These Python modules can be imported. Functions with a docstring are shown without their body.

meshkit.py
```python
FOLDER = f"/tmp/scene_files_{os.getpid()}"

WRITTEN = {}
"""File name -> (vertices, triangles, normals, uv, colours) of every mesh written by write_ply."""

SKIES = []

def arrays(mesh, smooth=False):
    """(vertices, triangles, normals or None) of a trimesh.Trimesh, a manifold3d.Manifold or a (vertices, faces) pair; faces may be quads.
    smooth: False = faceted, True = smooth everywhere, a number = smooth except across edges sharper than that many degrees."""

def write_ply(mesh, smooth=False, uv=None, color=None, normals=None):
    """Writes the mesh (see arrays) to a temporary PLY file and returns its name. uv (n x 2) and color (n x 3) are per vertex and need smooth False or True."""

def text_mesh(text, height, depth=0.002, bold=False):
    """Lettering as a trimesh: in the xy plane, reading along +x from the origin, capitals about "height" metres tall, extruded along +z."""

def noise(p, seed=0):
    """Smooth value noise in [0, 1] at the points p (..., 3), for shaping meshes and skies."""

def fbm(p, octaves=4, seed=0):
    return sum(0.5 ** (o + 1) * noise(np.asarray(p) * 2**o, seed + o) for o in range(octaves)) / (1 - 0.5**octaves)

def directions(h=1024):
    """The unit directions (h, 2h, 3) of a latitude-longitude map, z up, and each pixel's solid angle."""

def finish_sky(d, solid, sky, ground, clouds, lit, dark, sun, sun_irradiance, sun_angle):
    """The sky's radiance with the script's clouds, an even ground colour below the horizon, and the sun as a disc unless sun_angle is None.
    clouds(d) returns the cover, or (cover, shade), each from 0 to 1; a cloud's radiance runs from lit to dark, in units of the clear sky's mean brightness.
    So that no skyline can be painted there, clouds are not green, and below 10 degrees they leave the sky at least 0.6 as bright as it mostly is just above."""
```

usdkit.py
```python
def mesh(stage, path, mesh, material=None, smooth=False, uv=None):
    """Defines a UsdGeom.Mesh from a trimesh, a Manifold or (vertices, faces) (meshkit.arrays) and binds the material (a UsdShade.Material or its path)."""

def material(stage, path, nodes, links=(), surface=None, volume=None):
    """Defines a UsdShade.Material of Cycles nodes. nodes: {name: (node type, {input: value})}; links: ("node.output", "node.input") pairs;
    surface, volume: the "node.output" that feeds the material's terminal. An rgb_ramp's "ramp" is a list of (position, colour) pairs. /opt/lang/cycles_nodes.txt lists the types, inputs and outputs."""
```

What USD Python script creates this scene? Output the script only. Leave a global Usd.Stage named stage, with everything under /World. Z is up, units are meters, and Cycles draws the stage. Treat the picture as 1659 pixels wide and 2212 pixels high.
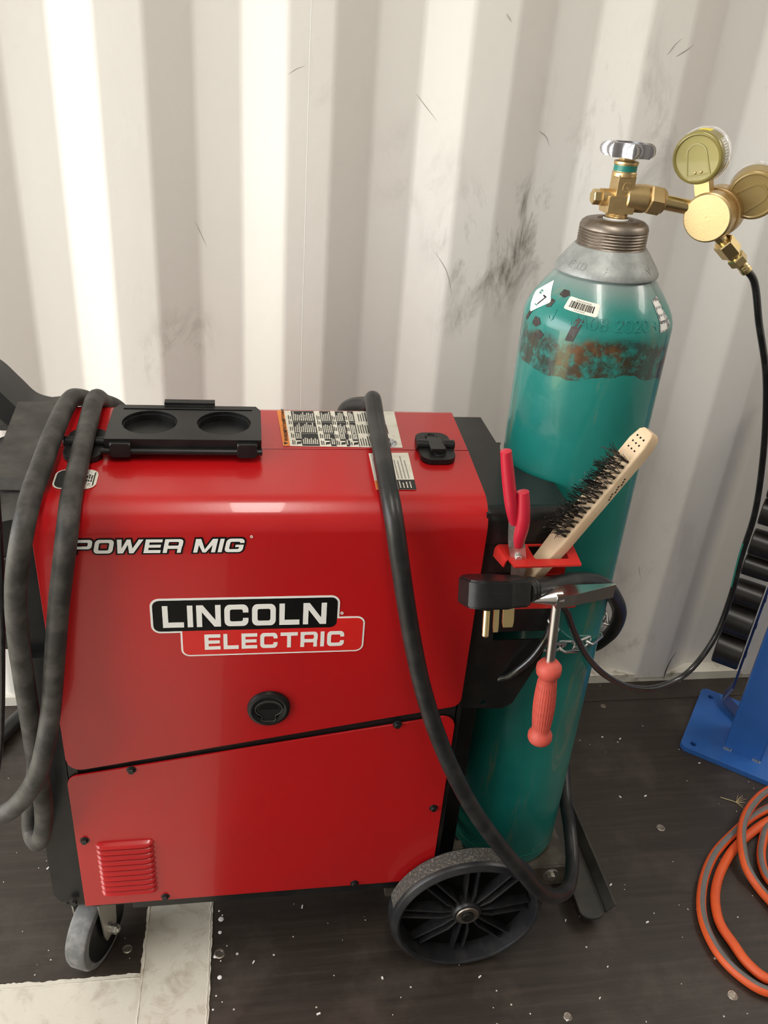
import math, random
import numpy as np, trimesh, usdkit, meshkit
import manifold3d as m3
from shapely.geometry import Polygon, Point, LineString, box as sbox
from shapely import affinity, union_all
from pxr import Usd, UsdGeom, UsdLux, UsdShade, Gf, Sdf, Vt

stage = Usd.Stage.CreateInMemory()
UsdGeom.SetStageUpAxis(stage, UsdGeom.Tokens.z)
UsdGeom.SetStageMetersPerUnit(stage, 1.0)
UsdGeom.Xform.Define(stage, '/World')
UsdGeom.Scope.Define(stage, '/World/Looks')
rng = random.Random(7)
NR = np.random.default_rng(7)
PI = math.pi

# ------------------------------------------------------------------ camera
CAM = (0.2301, -0.7980, 1.2404)
RIGHT = np.array((0.98737954, -0.14031927, 0.07343124))
DOWN = np.array((-0.00422749, -0.48685042, -0.87347513))
FWD = np.array((0.15831542, 0.86214104, -0.48129934))
cam = UsdGeom.Camera.Define(stage, '/World/camera')
M = Gf.Matrix4d(*RIGHT, 0, *(-DOWN), 0, *(-FWD), 0, *CAM, 1)
cam.AddTransformOp().Set(M)
cam.CreateHorizontalApertureAttr(24.0)
cam.CreateVerticalApertureAttr(32.0)
cam.CreateFocalLengthAttr(24.0 * 1791.75 / 1659)
cam.CreateClippingRangeAttr(Gf.Vec2f(0.02, 200))
cam.CreateExposureAttr(-1.17)

# ------------------------------------------------------------------ light
def rect_light(name, center, direction, w, h, power, color):
    l = UsdLux.RectLight.Define(stage, '/World/' + name)
    l.CreateWidthAttr(w); l.CreateHeightAttr(h)
    l.CreateIntensityAttr(power); l.CreateColorAttr(Gf.Vec3f(*color))
    d = np.array(direction, float); d /= np.linalg.norm(d)
    up = np.array((0, 0, 1.0)) if abs(d[2]) < .9 else np.array((1.0, 0, 0))
    x = np.cross(d, up); x /= np.linalg.norm(x); y = np.cross(x, d)
    l.AddTransformOp().Set(Gf.Matrix4d(*x, 0, *y, 0, *(-d), 0, *center, 1))
    return l
dome = UsdLux.DomeLight.Define(stage, '/World/sky')
dome.CreateIntensityAttr(1.0); dome.CreateColorAttr(Gf.Vec3f(.85, .93, 1.0))
# daylight at the open doors of the container, left
rect_light('daylight_doorway', (-1.40, -0.58, 1.02), (1, 0, -0.06), 2.25, 1.35, 11.5, (1.0, .985, .985))
# sunlit grass just outside the doors
rect_light('daylight_grass', (-1.9, -0.45, -.02), (.75, .25, 1), 2.2, 1.0, 9.5, (.86, .78, .30))
# two strip lamps in a row under the container roof
rect_light('ceiling_lamp', (0.25, -0.66, 2.33), (0, 0, -1), 1.2, .16, 56.0, (1.0, .94, .87))
rect_light('ceiling_lamp_001', (2.30, -0.05, 2.33), (0, 0, -1), 1.2, .45, 24.0, (1.0, .94, .87))

# ------------------------------------------------------------------ materials
LOOKS = {}
def mat(name, color, rough=.5, metal=0., noise=None, bump=None, coat=0., spec=.5, bevel=0., extra=None):
    """principled look; noise=(scale, colour2, lo, hi) blends a second colour, bump=(scale, distance)"""
    n = {'p': ('principled_bsdf', {'base_color': color, 'roughness': rough, 'metallic': metal, 'specular_ior_level': spec, 'coat_weight': coat})}
    links = []
    n['geo'] = ('geometry', {})
    if noise:
        n['nz'] = ('noise_texture', {'scale': noise[0], 'detail': 6., 'roughness': .62})
        n['rp'] = ('rgb_ramp', {'ramp': [(0, color), (noise[2], color), (noise[3], noise[1]), (1, noise[1])]})
        links += [('geo.position', 'nz.vector'), ('nz.fac', 'rp.fac'), ('rp.color', 'p.base_color')]
    nrm = None
    if bevel:
        n['bv'] = ('bevel', {'samples': 3, 'radius': bevel}); nrm = 'bv.bevel'
    if bump:
        n['bn'] = ('noise_texture', {'scale': bump[0], 'detail': 4.})
        n['bp'] = ('bump', {'strength': .6, 'distance': bump[1]})
        links += [('geo.position', 'bn.vector'), ('bn.fac', 'bp.height')]
        if nrm: links.append((nrm, 'bp.normal'))
        nrm = 'bp.normal'
    if nrm: links.append((nrm, 'p.normal'))
    if extra: extra(n, links)
    LOOKS[name] = usdkit.material(stage, '/World/Looks/' + name, n, links, surface='p.BSDF')
    return LOOKS[name]

def scuffs(n, links, base, spots, dirt, scale=14., base2=None):
    """grime patches on a base colour: each spot (centre, radius, strength) fades out, broken up by stretched noise"""
    n['sm'] = ('mapping', {'scale': (1., 1., .45)})
    n['sn'] = ('noise_texture', {'scale': scale, 'detail': 8., 'roughness': .7, 'distortion': .6})
    links += [('geo.position', 'sm.vector'), ('sm.vector', 'sn.vector')]
    last = None
    for i, (c, r, s) in enumerate(spots):
        n[f'd{i}'] = ('vector_math', {'math_type': 'distance', 'vector2': c})
        n[f'm{i}'] = ('map_range', {'range_type': 'smoothstep', 'from_min': 0., 'from_max': r, 'to_min': s, 'to_max': 0.})
        links += [('geo.position', f'd{i}.vector1'), (f'd{i}.value', f'm{i}.value')]
        if last:
            n[f'x{i}'] = ('math', {'math_type': 'maximum'})
            links += [(last, f'x{i}.value1'), (f'm{i}.result', f'x{i}.value2')]
            last = f'x{i}.value'
        else: last = f'm{i}.result'
    n['sr'] = ('map_range', {'from_min': .5, 'from_max': .66, 'to_min': 0., 'to_max': 1.})
    n['sx'] = ('math', {'math_type': 'multiply', 'use_clamp': True})
    n['wn'] = ('noise_texture', {'scale': 2.2, 'detail': 5.})
    n['wr'] = ('rgb_ramp', {'ramp': [(.3, base), (.75, base2 or base)]})
    n['mx'] = ('mix', {'color2': dirt})
    links += [('sn.fac', 'sr.value'), ('sr.result', 'sx.value1'), (last, 'sx.value2'), ('geo.position', 'wn.vector'), ('wn.fac', 'wr.fac'),
              ('wr.color', 'mx.color1'), ('sx.value', 'mx.fac'), ('mx.color', 'p.base_color')]

WALL = (.70, .675, .64)
def wall_look(n, links):
    scuffs(n, links, WALL, [((.655, .62, .97), .17, 1.1), ((.70, .62, 1.02), .10, 1.2), ((.60, .62, 1.0), .06, .9), ((.12, .62, .79), .08, .6), ((.07, .62, .76), .07, .45), ((.85, .62, 1.15), .22, .42),
                            ((.80, .62, 1.21), .1, .3), ((.5, .62, 1.08), .12, .25), ((.95, .62, .35), .35, .3), ((1.1, .62, .05), .12, .6), ((.34, .62, 1.2), .1, .2), ((.60, .62, .85), .09, .5)],
           (.15, .125, .10), base2=(.66, .63, .59))
mat('wall_paint', WALL, .42, extra=wall_look, bump=(60, .0006))
mat('ceiling_paint', (.62, .60, .56), .6)
mat('shelf_grey', (.26, .25, .235), .7)
mat('scuff_grey', (.36, .335, .31), .6)
mat('scuff_dark', (.06, .05, .045), .6)
mat('rail_paint', (.66, .63, .55), .5, noise=(30, (.30, .25, .19), .55, .7))
mat('red_paint', (.43, .006, .008), .26, coat=.25, bevel=.0012, noise=(5, (.38, .008, .010), .4, .7), bump=(260, .00006))
mat('red_bracket', (.56, .02, .015), .35, bevel=.001, noise=(40, (.44, .03, .025), .5, .7))
mat('black_metal', (.009, .009, .009), .30, spec=.35, bevel=.001, noise=(14, (.022, .020, .019), .45, .75))
mat('black_plastic', (.008, .008, .0085), .36, spec=.3, bevel=.0012, noise=(25, (.015, .0145, .014), .4, .7), bump=(500, .0001))
mat('grey_plastic', (.035, .032, .029), .55, spec=.3, bevel=.0012, noise=(20, (.075, .07, .062), .4, .7))
mat('cavity_black', (.003, .003, .003), .7, spec=.15)
mat('rubber', (.030, .028, .026), .55, spec=.3, noise=(35, (.085, .078, .07), .42, .72), bump=(120, .0004))
mat('cord_rubber', (.014, .014, .0145), .36, spec=.4, noise=(30, (.036, .034, .033), .45, .75), bump=(90, .0003))
mat('hose_black', (.010, .010, .011), .16, noise=(60, (.03, .03, .03), .5, .7), coat=.5, bump=(420, .0003))
mat('tire', (.014, .0145, .017), .36, spec=.45, bevel=.002, noise=(45, (.028, .027, .027), .45, .7))
mat('tread_dust', (.05, .047, .043), .8, noise=(330, (.30, .27, .22), .50, .82))
mat('caster_tread', (.11, .11, .11), .7, noise=(60, (.2, .195, .19), .45, .7), bevel=.003)
mat('handwheel_chrome', (.48, .47, .50), .30, metal=1.)
mat('chrome', (.80, .79, .78), .24, metal=1.)
mat('steel', (.62, .60, .57), .36, metal=.85, noise=(60, (.30, .28, .25), .45, .7))
mat('dull_steel', (.36, .32, .28), .45, metal=1., noise=(40, (.20, .16, .13), .45, .7))
mat('zinc', (.56, .54, .50), .38, metal=1.)
mat('platform_steel', (.06, .052, .042), .6, metal=.2, noise=(30, (.14, .12, .09), .4, .7))
mat('foot_steel', (.030, .029, .025), .55, noise=(25, (.055, .05, .042), .4, .7), bevel=.002)
mat('brass', (.72, .53, .27), .36, metal=.92, bevel=.0006, noise=(70, (.60, .42, .20), .4, .75), bump=(300, .0001))
mat('brass_bright', (.84, .66, .34), .26, metal=1., bevel=.0005)
mat('gauge_gold', (.25, .21, .06), .34, metal=.15, coat=.25)
mat('cap_brass', (.60, .46, .24), .42, metal=.75, bump=(500, .00015))
mat('gauge_gold_b', (.33, .235, .085), .34, metal=.15, coat=.25)
mat('ring_steel', (.26, .225, .19), .42, metal=.9, noise=(50, (.16, .12, .09), .4, .7))
mat('neck_cast', (.25, .265, .26), .5, metal=.35, noise=(60, (.36, .37, .36), .4, .7), bump=(160, .0006))
mat('white_print', (.78, .77, .74), .45)
mat('grey_print', (.30, .29, .27), .5)
mat('black_print', (.004, .004, .004), .4, spec=.2)
mat('label_white', (.72, .69, .60), .5, noise=(90, (.60, .56, .46), .5, .75))
mat('label_orange', (.72, .22, .035), .5)
mat('label_black', (.012, .012, .012), .5)
mat('label_red', (.60, .016, .014), .3)
mat('label_grey', (.5, .5, .5), .5, noise=(300, (.1, .1, .1), .5, .55))
mat('handle_red', (.50, .012, .035), .38, coat=.2, bump=(200, .0002))
mat('grip_red', (.58, .085, .06), .55, noise=(60, (.48, .075, .055), .4, .7))
mat('wood', (.60, .43, .27), .6, noise=(18, (.72, .56, .38), .4, .7), bump=(150, .0002))
mat('wood_top', (.70, .56, .42), .6, noise=(60, (.50, .34, .2), .55, .75))
mat('bristle', (.010, .010, .010), .35)
mat('blue_paint', (.028, .125, .42), .38, noise=(9, (.022, .10, .36), .4, .7), bevel=.001, coat=.15)
mat('blue_dark', (.012, .028, .12), .45)
mat('roller_black', (.012, .010, .009), .33, noise=(30, (.022, .018, .016), .4, .7))
mat('orange_rubber', (.72, .105, .022), .5, noise=(30, (.64, .085, .02), .4, .7))
mat('stripe_grey', (.13, .125, .12), .55, noise=(25, (.17, .165, .17), .4, .7))
mat('straw', (.52, .42, .22), .7)
mat('white_plastic', (.72, .72, .70), .4)
mat('weld', (.55, .58, .62), .3, metal=.7)
mat('grass', (.16, .22, .03), .9)

def teal_look(n, links):
    teal, teal2 = (.010, .165, .142), (.016, .22, .188)
    n['tn'] = ('noise_texture', {'scale': 9., 'detail': 6., 'roughness': .6})
    n['tr'] = ('rgb_ramp', {'ramp': [(.3, teal), (.7, teal2)]})
    links += [('geo.position', 'tn.vector'), ('tn.fac', 'tr.fac'), ('tr.color', 'a.color1')]
    # long vertical rubs and specks
    n['vm'] = ('mapping', {'scale': (34., 34., 4.)})
    n['vn'] = ('noise_texture', {'scale': 1., 'detail': 7., 'roughness': .72})
    n['vr'] = ('map_range', {'from_min': .60, 'from_max': .74, 'to_max': .8})
    n['a'] = ('mix', {'color2': (.20, .17, .085)})
    links += [('geo.position', 'vm.vector'), ('vm.vector', 'vn.vector'), ('vn.fac', 'vr.value'), ('vr.result', 'a.fac')]
    # rusty, rubbed band just under the shoulder, its lower edge wavy
    n['xyz'] = ('separate_xyz', {})
    n['wm'] = ('mapping', {'scale': (9., 9., 2.)})
    n['wn'] = ('noise_texture', {'scale': 1., 'detail': 3.})
    n['w1'] = ('math', {'math_type': 'multiply_add', 'value2': .075, 'value3': -.036})
    n['z'] = ('math', {'math_type': 'add'})
    n['lo'] = ('math', {'math_type': 'greater_than', 'value2': .928})
    n['hi'] = ('map_range', {'range_type': 'smoothstep', 'from_min': .962, 'from_max': .978, 'to_min': 1., 'to_max': 0.})
    n['bm'] = ('math', {'math_type': 'multiply'})
    n['rn'] = ('noise_texture', {'scale': 60., 'detail': 8., 'roughness': .72})
    n['rr'] = ('map_range', {'from_min': .36, 'from_max': .52})
    n['rf'] = ('math', {'math_type': 'multiply', 'use_clamp': True})
    n['cn'] = ('noise_texture', {'scale': 16., 'detail': 5.})
    n['cr'] = ('rgb_ramp', {'ramp': [(.30, (.012, .13, .12)), (.42, (.016, .075, .068)), (.50, (.025, .045, .034)), (.58, (.042, .030, .016)), (.66, (.13, .055, .016)), (.74, (.05, .016, .011))]})
    n['b'] = ('mix', {})
    links += [('geo.position', 'xyz.vector'), ('geo.position', 'wm.vector'), ('wm.vector', 'wn.vector'), ('wn.fac', 'w1.value1'), ('w1.value', 'z.value1'), ('xyz.z', 'z.value2'),
              ('z.value', 'lo.value1'), ('z.value', 'hi.value'), ('lo.value', 'bm.value1'), ('hi.result', 'bm.value2'), ('geo.position', 'rn.vector'), ('rn.fac', 'rr.value'),
              ('bm.value', 'rf.value1'), ('rr.result', 'rf.value2'), ('geo.position', 'cn.vector'), ('cn.fac', 'cr.fac'), ('a.color', 'b.color1'), ('cr.color', 'b.color2'), ('rf.value', 'b.fac')]
    # dark scrapes on the shoulder, grey overspray towards the neck
    n['sm'] = ('mapping', {'scale': (30., 30., 16.), 'location': (.4, 1.3, .2)})
    n['sn'] = ('noise_texture', {'scale': 1., 'detail': 4.})
    n['sr'] = ('map_range', {'from_min': .74, 'from_max': .78})
    n['sz'] = ('map_range', {'range_type': 'smoothstep', 'from_min': .965, 'from_max': .985})
    n['sf'] = ('math', {'math_type': 'multiply', 'use_clamp': True})
    n['c'] = ('mix', {'color2': (.045, .035, .03)})
    n['gz'] = ('map_range', {'range_type': 'smoothstep', 'from_min': 1.000, 'from_max': 1.036, 'to_max': .75})
    n['g'] = ('mix', {'color2': (.25, .265, .26)})
    links += [('geo.position', 'sm.vector'), ('sm.vector', 'sn.vector'), ('sn.fac', 'sr.value'), ('xyz.z', 'sz.value'), ('sr.result', 'sf.value1'), ('sz.result', 'sf.value2'),
              ('b.color', 'c.color1'), ('sf.value', 'c.fac'), ('xyz.z', 'gz.value'), ('gz.result', 'g.fac'), ('c.color', 'g.color1'), ('g.color', 'p.base_color')]
mat('teal_paint', (.01, .2, .16), .27, coat=.3, extra=teal_look, bump=(55, .0005))
mat('scrape_brown', (.035, .024, .022), .5, noise=(90, (.06, .075, .065), .5, .66))
mat('teal_plain', (.016, .22, .175), .32)

def floor_look(n, links):
    # dark film-faced plywood: long faint grain, dusty scuffs, tiny white specks
    n['gm'] = ('mapping', {'scale': (2.2, 60., 1.)})
    n['gn'] = ('noise_texture', {'scale': 1.6, 'detail': 8., 'roughness': .7})
    n['gr'] = ('rgb_ramp', {'ramp': [(.30, (.020, .0145, .011)), (.55, (.032, .0235, .018)), (.78, (.056, .042, .033))]})
    n['dn'] = ('noise_texture', {'scale': 7., 'detail': 8., 'roughness': .66})
    n['dr'] = ('map_range', {'from_min': .5, 'from_max': .8, 'to_max': .5})
    n['dm'] = ('mix', {'color2': (.11, .09, .075)})
    n['vo'] = ('voronoi_texture', {'scale': 34., 'randomness': 1.})
    n['vw'] = ('separate_color', {})
    n['vt'] = ('math', {'math_type': 'multiply_add', 'value2': .16, 'value3': -.085})
    n['vl'] = ('math', {'math_type': 'less_than'})
    n['sp'] = ('mix', {'color2': (.50, .47, .42)})
    links += [('geo.position', 'gm.vector'), ('gm.vector', 'gn.vector'), ('gn.fac', 'gr.fac'), ('gr.color', 'dm.color1'), ('geo.position', 'dn.vector'), ('dn.fac', 'dr.value'), ('dr.result', 'dm.fac'),
              ('geo.position', 'vo.vector'), ('vo.color', 'vw.color'), ('vw.r', 'vt.value1'), ('vo.distance', 'vl.value1'), ('vt.value', 'vl.value2'),
              ('dm.color', 'sp.color1'), ('vl.value', 'sp.fac'), ('sp.color', 'p.base_color')]
mat('floor_ply', (.03, .022, .017), .42, extra=floor_look, bump=(40, .0006))
def stripe_look(n, links):
    scuffs(n, links, (.62, .58, .50), [((.12, -.02, 0), .6, .55), ((.12, -.04, 0), .035, .6)], (.30, .235, .16), scale=24., base2=(.54, .50, .42))
mat('floor_white', (.6, .56, .48), .45, extra=stripe_look, bump=(50, .0008))

# ------------------------------------------------------------------ objects
COUNT = {}
BASE = {}
def numbered(path):
    k = COUNT.get(path, 0); COUNT[path] = k + 1
    return path if k == 0 else f'{path}_{k:03d}'
def setdata(prim, **kw):
    for k, v in kw.items():
        if v: prim.SetCustomDataByKey('category' if k == 'cat' else k, v)
def thing(name, label, cat, loc=(0, 0, 0), group=None, kind=None):
    path = numbered('/World/' + name)
    x = UsdGeom.Xform.Define(stage, path); x.AddTranslateOp().Set(Gf.Vec3d(*loc))
    BASE[path] = np.array(loc, float)
    setdata(x.GetPrim(), label=label, cat=cat, group=group, kind=kind)
    return path
def tm(mesh):
    v, f, _ = meshkit.arrays(mesh, False)
    return trimesh.Trimesh(v, f, process=False)
def obj(name, mesh, material, parent=None, smooth=30, **kw):
    """one Mesh prim; vertices are given in world coordinates"""
    path = numbered((parent or '/World') + '/' + name)
    base = BASE.get(parent, np.zeros(3)) if parent else np.zeros(3)
    BASE[path] = base
    if isinstance(mesh, list): mesh = trimesh.util.concatenate([tm(q) for q in mesh])
    v, f, _ = meshkit.arrays(mesh, False)
    p = usdkit.mesh(stage, path, (v - base, f), LOOKS[material], smooth=smooth)
    setdata(p.GetPrim(), **kw)
    return path
def struct(name, mesh, material, parent=None, smooth=30, **kw):
    return obj(name, mesh, material, parent, smooth, kind=None if parent else 'structure', **kw)

# ------------------------------------------------------------------ shapes
def V(*a): return np.array(a, float)
def unit(v): v = np.asarray(v, float); return v / np.linalg.norm(v)
def frame(z, xhint=(1, 0, 0)):
    z = unit(z); x = np.asarray(xhint, float); x = x - z * (x @ z)
    if np.linalg.norm(x) < 1e-6: x = np.cross(z, (0, 1, .3))
    x = unit(x); return np.array([x, np.cross(z, x), z])
def place(mesh, o=(0, 0, 0), z=(0, 0, 1), x=(1, 0, 0)):
    q = tm(mesh); q.vertices = q.vertices @ frame(z, x) + np.asarray(o, float); return q
def bx(x0, x1, y0, y1, z0, z1, c=.0):
    """box; c chamfers every edge"""
    if c <= 0: return trimesh.creation.box(bounds=[(x0, y0, z0), (x1, y1, z1)])
    p = []
    for sx in (0, 1):
        for sy in (0, 1):
            for sz in (0, 1):
                X, Y, Z = (x0, x1)[sx], (y0, y1)[sy], (z0, z1)[sz]; a, b, d = c * (1 - 2 * sx), c * (1 - 2 * sy), c * (1 - 2 * sz)
                for k in (0, .3, 1):
                    for (i, j) in ((k, 1 - k),):
                        p += [(X, Y + b * i, Z + d * j), (X + a * i, Y, Z + d * j), (X + a * i, Y + b * j, Z)]
    return trimesh.convex.convex_hull(np.array(p))
def lathe(profile, n=48, o=(0, 0, 0), z=(0, 0, 1), x=(1, 0, 0), squash=None):
    p = np.array(profile, float); a = np.linspace(0, 2 * PI, n, endpoint=False)
    v = np.stack([p[:, None, 0] * np.cos(a), p[:, None, 0] * np.sin(a), np.repeat(p[:, 1:2], n, 1)], -1).reshape(-1, 3)
    f = []
    for i in range(len(p) - 1):
        for j in range(n):
            k = (j + 1) % n
            f += [(i * n + j, i * n + k, (i + 1) * n + k), (i * n + j, (i + 1) * n + k, (i + 1) * n + j)]
    return place(trimesh.Trimesh(v, f, process=False), o, z, x)
def cyl(p0, p1, r, n=24, r2=None, ch=0.):
    p0, p1 = V(*p0), V(*p1); h = np.linalg.norm(p1 - p0); r2 = r if r2 is None else r2
    prof = [(0, 0), (r - ch, 0), (r, ch), (r2, h - ch), (r2 - ch, h), (0, h)] if ch else [(0, 0), (r, 0), (r2, h), (0, h)]
    return lathe(prof, n, p0, p1 - p0)
def hexnut(p0, p1, r, turn=0.):
    p0, p1 = V(*p0), V(*p1); fr = frame(p1 - p0, (0, 0, 1)); a = turn
    x = fr[0] * math.cos(a) + fr[1] * math.sin(a); h = np.linalg.norm(p1 - p0); c = r * .12
    m = m3.Manifold.hull_points(np.array([(rr * math.cos(t * PI / 3), rr * math.sin(t * PI / 3), z) for t in range(6) for rr, z in ((r * .9, 0), (r, c), (r, h - c), (r * .9, h))]))
    return place(m, p0, p1 - p0, x)
def extr(poly, h, o=(0, 0, 0), z=(0, 0, 1), x=(1, 0, 0)):
    """extrudes a shapely polygon by h along z from o; the polygon's x runs along x"""
    gs = getattr(poly, 'geoms', [poly])
    ms = [trimesh.creation.extrude_polygon(g, h, engine='earcut') for g in gs if g.area > 1e-12]
    return place(trimesh.util.concatenate(ms), o, z, x)
def front(poly, y, t):
    """polygon drawn in (x, z), standing at depth y, t thick towards the viewer (-y)"""
    return extr(poly, t, (0, y, 0), (0, -1, 0), (1, 0, 0))
def rrect(x0, y0, x1, y1, r, n=6): return sbox(x0 + r, y0 + r, x1 - r, y1 - r).buffer(r, quad_segs=n)
def spline(pts, step=.006):
    """centripetal Catmull-Rom through the points"""
    P = np.array(pts, float); P = np.vstack([2 * P[0] - P[1], P, 2 * P[-1] - P[-2]]); out = []
    for i in range(1, len(P) - 2):
        p0, p1, p2, p3 = P[i - 1:i + 3]
        t = [0.]
        for a, b in ((p0, p1), (p1, p2), (p2, p3)): t.append(t[-1] + max(np.linalg.norm(b - a), 1e-6) ** .5)
        n = max(2, int(np.linalg.norm(p2 - p1) / step)); u = np.linspace(t[1], t[2], n, endpoint=False)[:, None]
        A1 = (t[1] - u) / (t[1] - t[0]) * p0 + (u - t[0]) / (t[1] - t[0]) * p1
        A2 = (t[2] - u) / (t[2] - t[1]) * p1 + (u - t[1]) / (t[2] - t[1]) * p2
        A3 = (t[3] - u) / (t[3] - t[2]) * p2 + (u - t[2]) / (t[3] - t[2]) * p3
        B1 = (t[2] - u) / (t[2] - t[0]) * A1 + (u - t[0]) / (t[2] - t[0]) * A2
        B2 = (t[3] - u) / (t[3] - t[1]) * A2 + (u - t[1]) / (t[3] - t[1]) * A3
        out.append((t[2] - u) / (t[2] - t[1]) * B1 + (u - t[1]) / (t[2] - t[1]) * B2)
    return np.vstack(out + [P[-2:-1]])
def rmf(c, up=(0, 0, 1)):
    """tangents and twist-free normals along a path"""
    T = np.gradient(c, axis=0); T /= np.linalg.norm(T, axis=1)[:, None]
    n = np.asarray(up, float); n = n - T[0] * (n @ T[0]); n = unit(n if np.linalg.norm(n) > 1e-3 else np.cross(T[0], (1, .2, .1)))
    N = [n]
    for i in range(1, len(c)):
        n = N[-1] - T[i] * (N[-1] @ T[i]); N.append(unit(n))
    return T, np.array(N)
def tube(pts, r, n=16, step=.006, smooth=True, arc=None, twist=0., cap=True, up=(0, 0, 1)):
    """round tube along pts; r a number or one radius per point; arc=(a0,a1) makes only that strip of the skin, twist turns along the way"""
    c = spline(pts, step) if smooth else np.array(pts, float)
    T, N = rmf(c, up); B = np.cross(T, N)
    R = np.interp(np.linspace(0, 1, len(c)), np.linspace(0, 1, len(r)), r) if np.ndim(r) else np.full(len(c), r)
    a = np.linspace(0, 2 * PI, n, endpoint=False) if arc is None else np.linspace(arc[0], arc[1], n)
    tw = np.interp(np.linspace(0, 1, len(c)), np.linspace(0, 1, len(twist)), twist) if np.ndim(twist) else np.full(len(c), twist)
    A = a[None, :] + tw[:, None]
    v = c[:, None] + R[:, None, None] * (np.cos(A)[..., None] * N[:, None] + np.sin(A)[..., None] * B[:, None])
    m = len(c); v = v.reshape(-1, 3); f = []
    wrap = n if arc is None else n - 1
    i, j = np.meshgrid(np.arange(m - 1), np.arange(wrap), indexing='ij'); k = (j + 1) % n
    f = np.concatenate([np.stack([i * n + j, i * n + k, (i + 1) * n + k], -1).reshape(-1, 3), np.stack([i * n + j, (i + 1) * n + k, (i + 1) * n + j], -1).reshape(-1, 3)])
    if cap and arc is None:
        e = len(v); v = np.vstack([v, c[0] - T[0] * R[0] * .35, c[-1] + T[-1] * R[-1] * .35]); j = np.arange(n); k = (j + 1) % n
        f = np.vstack([f, np.stack([k, j, 0 * j + e], -1), np.stack([(m - 1) * n + j, (m - 1) * n + k, 0 * j + e + 1], -1)])
    return trimesh.Trimesh(v, f, process=False)
def grid_faces(m, n, wrap=False):
    i, j = np.meshgrid(np.arange(m - 1), np.arange(n if wrap else n - 1), indexing='ij'); k = (j + 1) % n
    return np.concatenate([np.stack([i * n + j, (i + 1) * n + j, (i + 1) * n + k], -1).reshape(-1, 3), np.stack([i * n + j, (i + 1) * n + k, i * n + k], -1).reshape(-1, 3)])
def shell(P, t):
    """closed sheet from a grid P (m, n, 3) and its inward offset t (m, n, 3)"""
    m, n = P.shape[:2]; v = np.vstack([P.reshape(-1, 3), (P + t).reshape(-1, 3)]); F = grid_faces(m, n); K = m * n
    f = [F, F[:, ::-1] + K]
    rim = [i * n for i in range(m)] + [(m - 1) * n + j for j in range(1, n)] + [i * n + n - 1 for i in range(m - 2, -1, -1)] + [j for j in range(n - 2, 0, -1)]
    rim = np.array(rim); nx = np.roll(rim, -1)
    f += [np.stack([rim, rim + K, nx + K], -1), np.stack([rim, nx + K, nx], -1)]
    return trimesh.Trimesh(v, np.vstack(f), process=False)
def hull(pts): return trimesh.convex.convex_hull(np.array(pts, float))

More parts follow.
